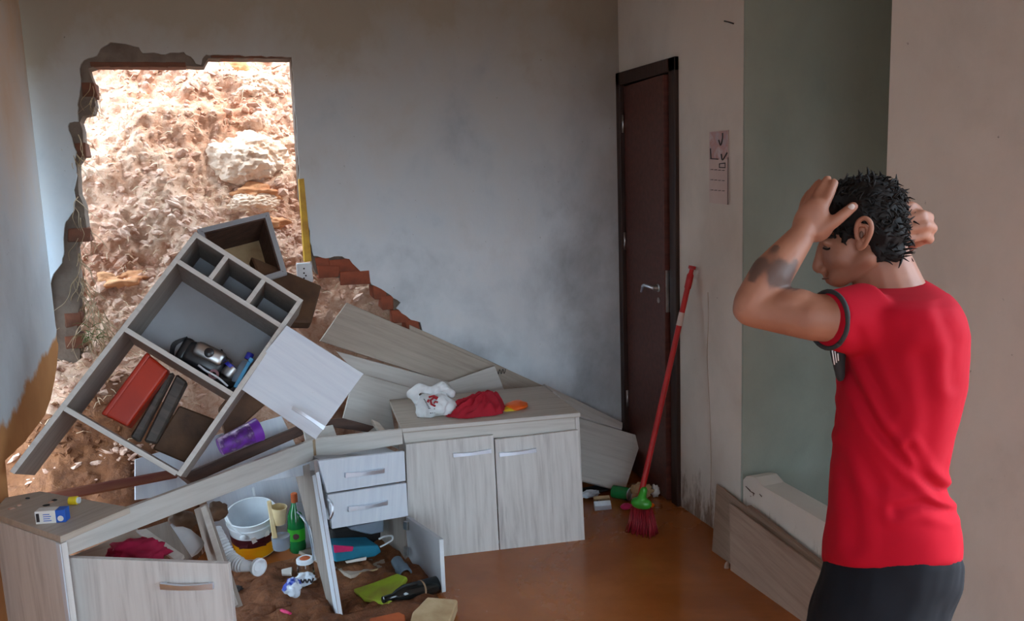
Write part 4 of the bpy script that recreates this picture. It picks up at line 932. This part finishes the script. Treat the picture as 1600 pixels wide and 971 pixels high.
# ================================================================== THINGS AT THE DOOR FOOT
g0, g1 = oZ(958, 772, .04), oZ(976, 784, .03); L = (g1-g0).length
tc_ = thing('drink_can', 'dark green drink can with a bright end by the leaning panel', 'can', g0)
gx = V((.6, -.75, 0)); 
lathe('can_body', oZ(957, 768, .035), gx, [(0, .022), (.004, .032), (.085, .032), (.09, .03)], 'green', tc_)
lathe('can_end', oZ(957, 768, .035)+gx.normalized()*.09, gx, [(0, .030), (.006, .031), (.006, .027), (.002, .026), (.002, .002)], 'chrome', tc_)
tag(slab('small_carton', [oZ(929, 792, .045), oZ(955, 789, .045), oZ(956, 797, .0), oZ(929, 799, .0)], .025, 'packw', None, .002), 'small white carton on the wet floor below the green can', 'carton')
sb_ = thing('printed_box', 'small brownish printed box behind the white carton', 'box', oZ(940, 785, .0))
slab('box_body', [oZ(928, 781, .05), oZ(953, 779, .05), oZ(954, 788, .01), oZ(929, 790, .01)], .02, 'cream', sb_, .002)
for k in range(4): slab('box_print', [oZ(932+k*5, 783, .052), oZ(935+k*5, 782.6, .052), oZ(936+k*5, 787, .03), oZ(933+k*5, 787.4, .03)], .002, 'ink', sb_, 0)
tag(lump('paper_scrap', oZ(921, 772, .03), (.05, .03, .016), 101, 'packw', .5, 2, 4), 'crumpled white paper beside the right cabinet foot', 'paper')
tag(lump('pink_scrap', oZ(979, 792, .02), (.03, .02, .013), 102, 'pink', .4, 1.6, 3), 'pink plastic piece between the can and the broom', 'scrap')
tag(lump('paper_scrap', oZ(1002, 768, .05), (.05, .04, .04), 103, 'cream', .5, 2, 4), 'crumpled pale paper behind the broom head', 'paper')
tag(lump('paper_scrap', oZ(1024, 768, .03), (.02, .02, .03), 104, 'paperw', .5, 2, 3), 'little white paper scrap right of the broom head', 'paper')
pc = thing('paper_cup', 'pale paper cup lying left of the broom head', 'cup', oZ(991, 780, .03))
lathe('cup_body', oZ(993, 776, .035), V((-.35, -.9, 0)), [(0, .018), (.05, .025), (.05, .022), (.01, .017)], 'cream', pc, 20)
tag(lump('orange_scrap', oZ(1018, 790, .012), (.016, .012, .012), 105, 'orange', .3, 1.5, 2), 'orange scrap right of the broom head', 'scrap')
tag(lump('grey_scrap', oZ(930, 765, .015), (.1, .05, .006), 106, 'blackm', .3, 1.5, 3), 'dark flat scrap under the pale leaning panel', 'scrap')
# broom
bt_ = oX(1082, 416, XR-.025); fp = oZ(1004, 834, 0); hc = fp+V((.012, .03, .13)); b1 = hc+V((.0, .0, .05))
br = thing('broom', 'red-handled broom with green head leaning in the door corner', 'broom', oZ(1003, 835, 0))
ax_ = (bt_-b1); L = ax_.length
lathe('handle', b1, ax_, [(-.05, .013), (0, .0135), (L*.90, .0125), (L*.905, .0155), (L*.96, .0155), (L*.97, .010), (L*.985, .010), (L*.987, .017), (L, .017)], 'broom', br, 14)
lathe('handle_label', b1+ax_*.74, ax_, [(0, .0135), (.06, .0135)], 'paper', br, 14, False)
hx_ = V((.55, -.65, 0)).normalized()
bm = bmesh.new(); ell(bm, V((0, 0, 0)), (.05, .028, .03)); capsule(bm, (0, 0, .02), (.012, .0, .065), .022, .017)
me = baked(bm, .004, 2); obj('broom_head', me, 'lgreen', br, True, frame(hc, hx_, n=V((0, 0, 1))))
bm = bmesh.new(); rng = random.Random(9)
for k in range(150):
    a_ = rng.uniform(-.045, .045); c_ = rng.uniform(-.02, .02); p = hc + hx_*a_ + V((hx_.y, -hx_.x, 0))*c_ + V((0, 0, -.02))
    q = p + hx_*a_*.5 + V((hx_.y, -hx_.x, 0))*(c_*.9) + V((rng.uniform(-.012, .012)-.012, rng.uniform(-.012, .012)-.03, 0)); q.z = .002
    tube_bm([p, p.lerp(q, .5)+V((0, -.006, 0)), q], [.003, .0026, .0018], 4, bm)
bs = obj('bristles', bm, 'bristle', br, True); bs['kind'] = 'stuff'
# ================================================================== RIGHT SIDE: CALENDAR, NAIL, BOARDS
def ow(px, py, off=0): return oX(px, py, XR-off)
cal = thing('wall_calendar', 'narrow pink paper calendar hanging on the pillar', 'calendar', ow(1123, 318))
slab('sheet', [ow(1108, 206, .004), ow(1138, 203, .004), ow(1138, 320, .006), ow(1108, 317, .006)], .002, 'paper', cal, 0)
slab('picture', [ow(1109, 207, .0055), ow(1137, 204, .0055), ow(1136, 249, .0055), ow(1109, 249, .0055)], .001, 'paper2', cal, 0)
for pts, r in (([(1129, 208), (1129, 216), (1126, 227), (1123, 219)], .003), ([(1127, 241), (1129, 250), (1136, 239)], .003), ([(1110, 232), (1111, 248)], .0025), ([(1110, 248), (1122, 249)], .002)): tube('print', catmull([ow(*p, .007) for p in pts], 4), r, 'ink', cal, 6)
tube('print', [ow(*p, .007) for p in ((1124, 256), (1133, 255), (1133, 262), (1124, 262), (1124, 256))], .002, 'ink', cal, 6)
for y in (265, 281, 297):
    for k in range(4): tube('print', [ow(1110+k*6, y+.5*k, .007), ow(1114+k*6, y+.5*k, .007)], .0013, 'ink', cal, 5)
tube('side_rod', [ow(1137.5, 246, .008), ow(1137, 320, .008)], .0014, 'ink', cal, 6)
tag(tube('nail', [ow(1132, 33, .0), ow(1140, 35, .02), ow(1146, 37, .025)], .003, 'ink', None, 6), 'bent dark nail high on the pillar', 'nail')
(tube('crack', catmull([ow(1106, 457, .001), ow(1107, 500, .0), ow(1105, 560, .001), ow(1109, 640, .0), ow(1111, 720, .001), ow(1110, 820, .001)], 6), 0.0011, 'tan', wrt, 5))
bg_ = 'boards leaning on the ledge'
B1 = [oX(1119, 756, 1.95), oX(1300, 898, 1.95)]
bq_ = [(1119, 756), (1300, 898), (1290, 1075), (1112, 861)]
p_a, p_b, p_c = oX(1119, 756, 1.955), oZ(1112, 861, 0), oX(1286, 888, 1.94)
nb = (p_b-p_a).cross(p_c-p_a)
tag(slab('leaning_board', [on(*p, p_a, nb) for p in bq_], .02, 'boardm', None, .002), 'long muddy brown board leaning against the doorway ledge, behind the other', 'board', bg_)
off = -nb.normalized()*.03 if nb.dot(CAM-p_a) < 0 else nb.normalized()*.03
tag(slab('leaning_board', [on(*p, p_a+off, nb) for p in ((1139, 786), (1300, 905), (1300, 1080), (1141, 901))], .02, 'boardw', None, .002), 'front plywood board leaning on the muddy board in the doorway', 'board', bg_)
tag(bar('lath', oX(1170, 795, 1.955), oX(1300, 898, 1.955), .022, .03, 'boardm', None), 'wooden lath lying along the top of the leaning boards', 'lath')
tag(lump('board_chip', on(1136, 888, p_a+off, nb), (.012, .008, .03), 120, 'boardw', .3, 1.5, 2), 'splintered chip at the lower corner of the front plywood board', 'chip')
bm = bmesh.new(); rng = random.Random(21)
for k in range(9):
    p = oX(1190+rng.uniform(-14, 6), 778+rng.uniform(-4, 6), XR+.02); tube_bm([p, p+V((rng.uniform(-.03, .0), rng.uniform(-.03, .03), rng.uniform(.01, .05)))], [.004, .0015], 4, bm)
tw = obj('splinters', bm, 'brownwood', None, True); tw['kind'] = 'stuff'; tag(tw, 'dark splinters on the broken far end of the ledge', 'splinters')
# ================================================================== THE MAN
BD = ray(1390, 600); BD.z = 0; BD.normalize(); RX = V((BD.y, -BD.x, 0)); B0 = 1.66
def Mp(px, py, db=0): return on(px, py, CAM + BD*(B0+db), BD)
PXM = (Mp(1400, 400)-Mp(1360, 400)).length/40          # metres per pixel at the man
LV_ = Matrix((RX, BD, V((0, 0, 1)))).transposed()       # local axes right / away / up
def rotv(deg): return LV_ @ Matrix.Rotation(math.radians(deg), 3, 'Y')   # turn in the picture plane
def me_ell(bm, px, py, db, rx, ry, rz, deg=0): ell(bm, Mp(px, py, db), (rx*PXM, ry, rz*PXM), rotv(deg), 4)
def cap2(bm, a, b, ra, rb): capsule(bm, Mp(*a), Mp(*b), ra, rb)
foot = Mp(1385, 900); foot.z = 0
man = thing('person', 'man in a red shirt and black shorts holding his head with both hands', 'person', foot)
bm = bmesh.new()
# skull, face, jaw, neck
me_ell(bm, 1353, 340, 0, 58, .074, 64, -20); me_ell(bm, 1326, 388, 0, 42, .062, 54, 14); me_ell(bm, 1372, 372, 0, 40, .066, 48)
for s in (-1, 1):
    cap2(bm, (1356, 402, s*.052), (1312, 433, s*.026), .020, .020); me_ell(bm, 1318, 402, s*.036, 26, .026, 24, 0); me_ell(bm, 1291, 378, s*.03, 10, .022, 7, 20)
me_ell(bm, 1307, 437, 0, 15, .024, 13); cap2(bm, (1285, 382, 0), (1277, 417, 0), .008, .010); me_ell(bm, 1279, 421, 0, 9, .012, 7)
for s in (-1, 1): me_ell(bm, 1284, 423, s*.011, 7, .007, 5.5)
me_ell(bm, 1292, 433, 0, 7, .02, 4, 10); me_ell(bm, 1296, 440, 0, 7, .018, 4.5, 10)
cap2(bm, (1372, 394, 0), (1393, 470, .0), .049, .066)
# torso under the shirt
cap2(bm, (1402, 560, 0), (1390, 850, 0), .08, .085); cap2(bm, (1388, 520, -.09), (1388, 520, .09), .045, .045)
# near (left) arm
cap2(bm, (1372, 512, -.10), (1318, 499, -.155), .044, .042); cap2(bm, (1318, 499, -.155), (1270, 496, -.17), .042, .041); cap2(bm, (1270, 496, -.17), (1176, 482, -.16), .041, .034)
me_ell(bm, 1168, 482, -.16, 24, .032, 26, 10); cap2(bm, (1178, 474, -.16), (1206, 428, -.145), .036, .037); cap2(bm, (1206, 428, -.145), (1247, 376, -.115), .037, .0255)
me_ell(bm, 1240, 470, -.165, 40, .036, 20, 0)
# near hand: palm on the forehead, back of the hand to us
me_ell(bm, 1266, 346, -.095, 27, .017, 42, 22); me_ell(bm, 1280, 356, -.09, 22, .016, 26, 35); me_ell(bm, 1255, 362, -.105, 20, .02, 22, 25)
def finger(pts, r0, r1):
    pts = [Mp(*p) for p in pts]; n = len(pts)-1
    for i in range(n): ra = r0+(r1-r0)*i/n; rb = r0+(r1-r0)*(i+1)/n; capsule(bm, pts[i], pts[i+1], ra, rb, 12)
finger([(1284, 327, -.095), (1296, 303, -.082), (1303, 286, -.062)], .0105, .0085)
finger([(1272, 320, -.088), (1284, 295, -.070), (1293, 281, -.045)], .0108, .0085)
finger([(1262, 324, -.078), (1270, 300, -.055), (1280, 286, -.03)], .0102, .008)
finger([(1253, 334, -.068), (1258, 313, -.042), (1266, 300, -.02)], .0092, .0072)
finger([(1280, 362, -.098), (1306, 345, -.098), (1333, 323, -.090)], .0130, .0090)
# far (right) arm and hand gripping the back of the head
cap2(bm, (1404, 500, .14), (1378, 396, .36), .040, .034); cap2(bm, (1378, 396, .36), (1420, 374, .12), .034, .023)
me_ell(bm, 1436, 362, .05, 22, .02, 30, 25); me_ell(bm, 1428, 372, .07, 17, .022, 18, 10)
finger([(1432, 328, .045), (1424, 322, .02), (1402, 328, .0)], .0105, .0085)
finger([(1450, 340, .045), (1440, 336, .015), (1402, 346, -.004)], .0112, .0088)
finger([(1456, 357, .045), (1446, 352, .012), (1404, 362, -.006)], .0108, .0085)
finger([(1452, 374, .05), (1444, 368, .02), (1412, 377, .0)], .0098, .0078)
finger([(1425, 352, .07), (1412, 330, .075), (1398, 312, .07)], .012, .009)
# legs and feet
hipc = Mp(1385, 960)
def leg(db, fwd):
    h = hipc + BD*db; k = V((h.x, h.y, .47)) - RX*(.03+fwd*.5); a_ = V((h.x, h.y, .075)) - RX*(fwd*.4-.01)
    capsule(bm, h+V((0, 0, -.02)), k, .078, .058); capsule(bm, k, k.lerp(a_, .35), .054, .056); capsule(bm, k.lerp(a_, .35), a_, .056, .036)
    t = a_ - RX*.15; t.z = .026; hl = a_ + RX*.04; hl.z = .034; capsule(bm, hl, t, .034, .026); capsule(bm, a_, hl.lerp(t, .4), .036, .034)
leg(-.095, .04); leg(.095, -.06)
me = baked(bm, .0042, 3)
body = obj('body', me, ['skin', 'skinshade'], man, True)
ta, tb_ = Mp(1196, 440, -.15), Mp(1226, 404, -.13); td = (tb_-ta)
ink = body.data.attributes.new('ink', 'FLOAT', 'POINT'); vals = []
for v in body.data.vertices:
    q = v.co; t = (q-ta).dot(td)/td.dot(td); a_ = 0
    if -.4 < t < 1.1 and (q-ta-td*t).length < .06: a_ = max(0, min(1, (NZ.noise(q*34) + .5 - .8*abs(t-.35))*3 + .2*NZ.noise(q*120)))
    vals.append(a_)
ink.data.foreach_set('value', vals)
# ear
bm = bmesh.new(); ec = (1349, 366); eb = -.079
loop = [(ec[0]+x, ec[1]+y, eb-z) for x, y, z in ((-9, 8, 0), (-11, -6, .004), (-8, -19, .008), (2, -25, .012), (11, -18, .016), (12, -4, .014), (6, 10, .010), (0, 20, .004), (-7, 22, .0), (-9, 12, 0))]
tube_bm(catmull([Mp(*p) for p in loop], 4), .0045, 8, bm); ell(bm, Mp(ec[0]+2, ec[1]-4, eb+.004), (11*PXM, .008, 19*PXM), rotv(8)); ell(bm, Mp(ec[0]-4, ec[1]+15, eb-.001), (7*PXM, .006, 8*PXM), rotv(0))
tube_bm(catmull([Mp(ec[0]-6, ec[1]-14, eb-.004), Mp(ec[0]+5, ec[1]-12, eb-.008), Mp(ec[0]+6, ec[1]+2, eb-.008), Mp(ec[0]-2, ec[1]+10, eb-.006)], 4), .0035, 8, bm)
obj('ear', baked(bm, .0016, 2), 'skin', body, True)
ell_b = bmesh.new(); ell(ell_b, Mp(ec[0]-3, ec[1]+1, eb-.004), (3.2*PXM, .004, 6*PXM), rotv(0)); obj('ear_shade', ell_b, 'skinshade', body, True)  # dark ellipsoid, shade of the ear's hollow painted as skin colour
# eye, brow, mouth line, nails
bm = bmesh.new(); ell(bm, Mp(1293, 386, -.034), (7*PXM, .009, 4*PXM), rotv(15)); obj('eye', bm, 'skinshade', body, True)  # lid in darker skin, the eye area's shadow put into its colour
obj('eyelash', tube_bm(catmull([Mp(1286.5, 388, -.034), Mp(1292, 390, -.044), Mp(1300, 387, -.046)], 4), .0018, 6), 'hair', body, True)
obj('eyebrow', tube_bm(catmull([Mp(1284, 373, -.022), Mp(1292, 369, -.040), Mp(1306, 371, -.052)], 4), [.002]+[.004]*6+[.002]*2, 8), 'hair', body, True)
obj('mouth_line', tube_bm(catmull([Mp(1285.5, 436, -.006), Mp(1290, 436, -.018), Mp(1297, 436, -.028)], 4), .0016, 6), 'skinshade', body, True)
bm = bmesh.new(); ell(bm, Mp(1330, 324, -.0975), (6*PXM, .003, 5*PXM), rotv(-40)); obj('thumb_nail', bm, 'paper', body, True)
# hair
bm = bmesh.new()
me_ell(bm, 1353, 331, 0, 62, .083, 60, -15); me_ell(bm, 1377, 362, 0, 42, .078, 46); me_ell(bm, 1389, 392, 0, 29, .066, 26); me_ell(bm, 1312, 312, 0, 34, .062, 28, -25); me_ell(bm, 1296, 316, .0, 16, .05, 22)
me_ell(bm, 1371, 388, -.058, 12, .014, 26, -12)
cap2(bm, (1324, 358, -.062), (1318, 378, -.060), .009, .006)
me = baked(bm, .005, 2); hc_ = Mp(1355, 345)
for v in me.vertices: q = v.co.copy(); v.co += (q-hc_).normalized()*(.006*fbm(q*45, 3)+.003*NZ.noise(q*130))
rng = random.Random(2); samp = [(me.vertices[i].co.copy(), (me.vertices[i].co-hc_).normalized()) for i in rng.sample(range(len(me.vertices)), 1500)]
hair = obj('hair', me, 'hair', body, True)
bm = bmesh.new()
for q, nn in samp:
    if q.z < Mp(1391, 404).z or (q.z < hc_.z-.02 and rng.random() < .6): continue
    fl = (RX*rng.uniform(-.1, 1.0) + V((0, 0, rng.uniform(-.5, .7))) + BD*rng.uniform(-.5, .5)); fl = (fl - nn*fl.dot(nn)*.8); d = (nn*rng.uniform(.0, .2) + fl).normalized(); l_ = rng.uniform(.010, .022)
    tube_bm([q-nn*.004, q+d*l_*.5, q+(d+V((0, 0, -.25))).normalized()*l_], [.0026, .002, .0005], 4, bm)
hs_ = obj('hair_tufts', bm, 'hair', hair, True); hs_['kind'] = 'stuff'
def rowfix(P_, y):                                # slide a point up or down until it lies on picture row y
    for _ in range(3):
        d = P_-CAM; k = (y-IH/2)/FPX; P_ = P_ + V((0, 0, 1))*(-(d.dot(_d)-k*d.dot(_f))/(_d.z-k*_f.z))
    return P_
# shirt
rowsS = [(890, 1286, 1497, .160), (882, 1283, 1498, .162), (860, 1283, 1497, .162), (835, 1285, 1495, .160), (800, 1289, 1485, .157), (765, 1293, 1472, .153), (740, 1296, 1475, .152), (720, 1298, 1480, .153), (680, 1303, 1489, .158), (640, 1306, 1499, .164), (600, 1309, 1505, .17),
         (560, 1312, 1509, .175), (525, 1312, 1510, .180), (495, 1312, 1505, .182), (475, 1314, 1496, .175), (460, 1324, 1482, .150), (448, 1342, 1462, .105), (441, 1362, 1446, .07)]
bm = bmesh.new(); R_ = []
for (y, l, r, d) in rowsS:
    c_ = Mp((l+r)/2, y); a_ = (Mp(r, y)-Mp(l, y)).length/2; ring = []
    for k in range(48):
        th = k*2*math.pi/48; cx, sy_ = math.cos(th), math.sin(th); e_ = .82
        ring.append(bm.verts.new(rowfix(c_ + RX*(a_*math.copysign(abs(cx)**e_, cx)) + BD*(d*math.copysign(abs(sy_)**e_, sy_)), y-(10*ss(780, 880, y)*cx*cx)-12*(1-ss(450, 520, y))*sy_)))
    R_.append(ring)
for r0, r1 in zip(R_, R_[1:]):
    for k in range(48): j = (k+1) % 48; bm.faces.new((r0[k], r0[j], r1[j], r1[k]))
bm.faces.new(R_[0][::-1]); bm.faces.new(R_[-1])
def sleeve(a, b, ra, rb):
    A_, B_ = Mp(*a), Mp(*b); tube_bm([A_, A_.lerp(B_, .5), B_], [ra, (ra+rb)/2, rb], 32, bm)
sleeve((1352, 500, -.12), (1294, 500, -.172), .066, .049)
ell(bm, Mp(1350, 490, -.13), (48*PXM, .055, 40*PXM), rotv(0)); ell(bm, Mp(1350, 490, .13), (48*PXM, .055, 40*PXM), rotv(0))
sleeve((1400, 490, .12), (1404, 460, .24), .066, .054)
bmesh.ops.recalc_face_normals(bm, faces=bm.faces)
me = baked(bm, .0055, 6)
FOLDS = [([(1318, 565), (1335, 600), (1370, 670), (1420, 730), (1466, 768)], 9, .008), ([(1340, 520), (1352, 570), (1385, 640)], 12, .004), ([(1420, 700), (1450, 745), (1482, 775)], 9, .007), ([(1310, 700), (1330, 780), (1335, 850)], 14, .004),
         ([(1440, 560), (1452, 640), (1448, 720)], 16, .004), ([(1400, 800), (1440, 790), (1480, 800)], 10, .006), ([(1300, 640), (1330, 690), (1370, 760)], 12, .004), ([(1470, 480), (1490, 540), (1488, 600)], 12, .004)]
def topx(p):
    q = p-CAM; z = q.dot(_f); return IW/2+FPX*q.dot(_r)/z, IH/2+FPX*q.dot(_d)/z
def segd(p, a, b):
    ax, ay = b[0]-a[0], b[1]-a[1]; t = max(0, min(1, ((p[0]-a[0])*ax+(p[1]-a[1])*ay)/(ax*ax+ay*ay))); return math.hypot(p[0]-a[0]-t*ax, p[1]-a[1]-t*ay)
for v in me.vertices:
    q = v.co; x, y = topx(q); d = 0
    if (q-CAM).dot(BD) < B0-.02:
        for pl2, w_, am in FOLDS:
            ds = min(segd((x, y), a, b) for a, b in zip(pl2, pl2[1:]))
            if ds < 3*w_: d += am*(-math.exp(-(ds/w_)**2)+.6*math.exp(-((ds-1.6*w_)/w_)**2))
    c_ = V((foot.x, foot.y, q.z)); v.co = q + (q-c_).normalized()*(d+.005*fbm(q*7, 3))
shirt = obj('shirt', me, 'shirt', man, True)
# dark sleeve trim, side panel with white stripes, collar
sa, sb = Mp(1352, 500, -.12), Mp(1294, 500, -.172); sx_ = (sb-sa).normalized(); s1_ = sx_.orthogonal().normalized(); s2_ = sx_.cross(s1_)
ringp = [sb + (s1_*math.cos(k*math.pi/16)+s2_*math.sin(k*math.pi/16))*.0485 for k in range(33)]
obj('sleeve_trim', tube_bm(ringp, .0042, 8), 'blackm', shirt, True)
bm = bmesh.new(); cap2(bm, (1309, 548, -.11), (1313, 590, -.10), .014, .008)
obj('side_panel', baked(bm, .004, 2), 'blackm', shirt, True)
for k in range(3): obj('white_stripe', tube_bm([Mp(1300+k*4.5, 545+k*4, -.128), Mp(1304+k*3, 570-k*3, -.126)], .0012, 6), 'paperw', shirt, True)
cr = [Mp(1404+42*math.cos(k*math.pi/12), 444+5*math.sin(k*math.pi/12)-(.0), .072*math.sin(k*math.pi/12)) for k in range(25)]
# shorts
bm = bmesh.new(); R_ = []
for (y, l, r, d) in ((862, 1296, 1488, .150), (885, 1290, 1496, .158), (920, 1280, 1492, .162), (955, 1270, 1478, .165), (990, 1262, 1468, .165), (1030, 1262, 1462, .16)):
    c_ = Mp((l+r)/2, y); a_ = (Mp(r, y)-Mp(l, y)).length/2
    R_.append([bm.verts.new(rowfix(c_ + RX*(a_*math.copysign(abs(math.cos(k*math.pi/20))**.85, math.cos(k*math.pi/20))) + BD*(d*math.copysign(abs(math.sin(k*math.pi/20))**.85, math.sin(k*math.pi/20))), y)) for k in range(40)])
for r0, r1 in zip(R_, R_[1:]):
    for k in range(40): j = (k+1) % 40; bm.faces.new((r0[k], r0[j], r1[j], r1[k]))
bm.faces.new(R_[0][::-1]); bm.faces.new(R_[-1])
for db, fw_ in ((-.095, .04), (.095, -.06)):
    h = hipc + BD*db; k_ = V((h.x, h.y, .47)) - RX*(.03+fw_*.5); tube_bm([h+V((0, 0, -.02)), h.lerp(k_, .6), k_+V((0, 0, .02))], [.105, .108, .108], 28, bm)
bmesh.ops.recalc_face_normals(bm, faces=bm.faces)
me = baked(bm, .007, 4)
for v in me.vertices: q = v.co.copy(); c_ = V((foot.x, foot.y, q.z)); v.co += (q-c_).normalized()*(.010*fbm(V((q.x*9, q.y*9, q.z*4)), 3)+.006*(1-abs(NZ.noise(V((q.x*12, q.y*12, q.z*3))))))
obj('shorts', me, 'shorts', man, True)
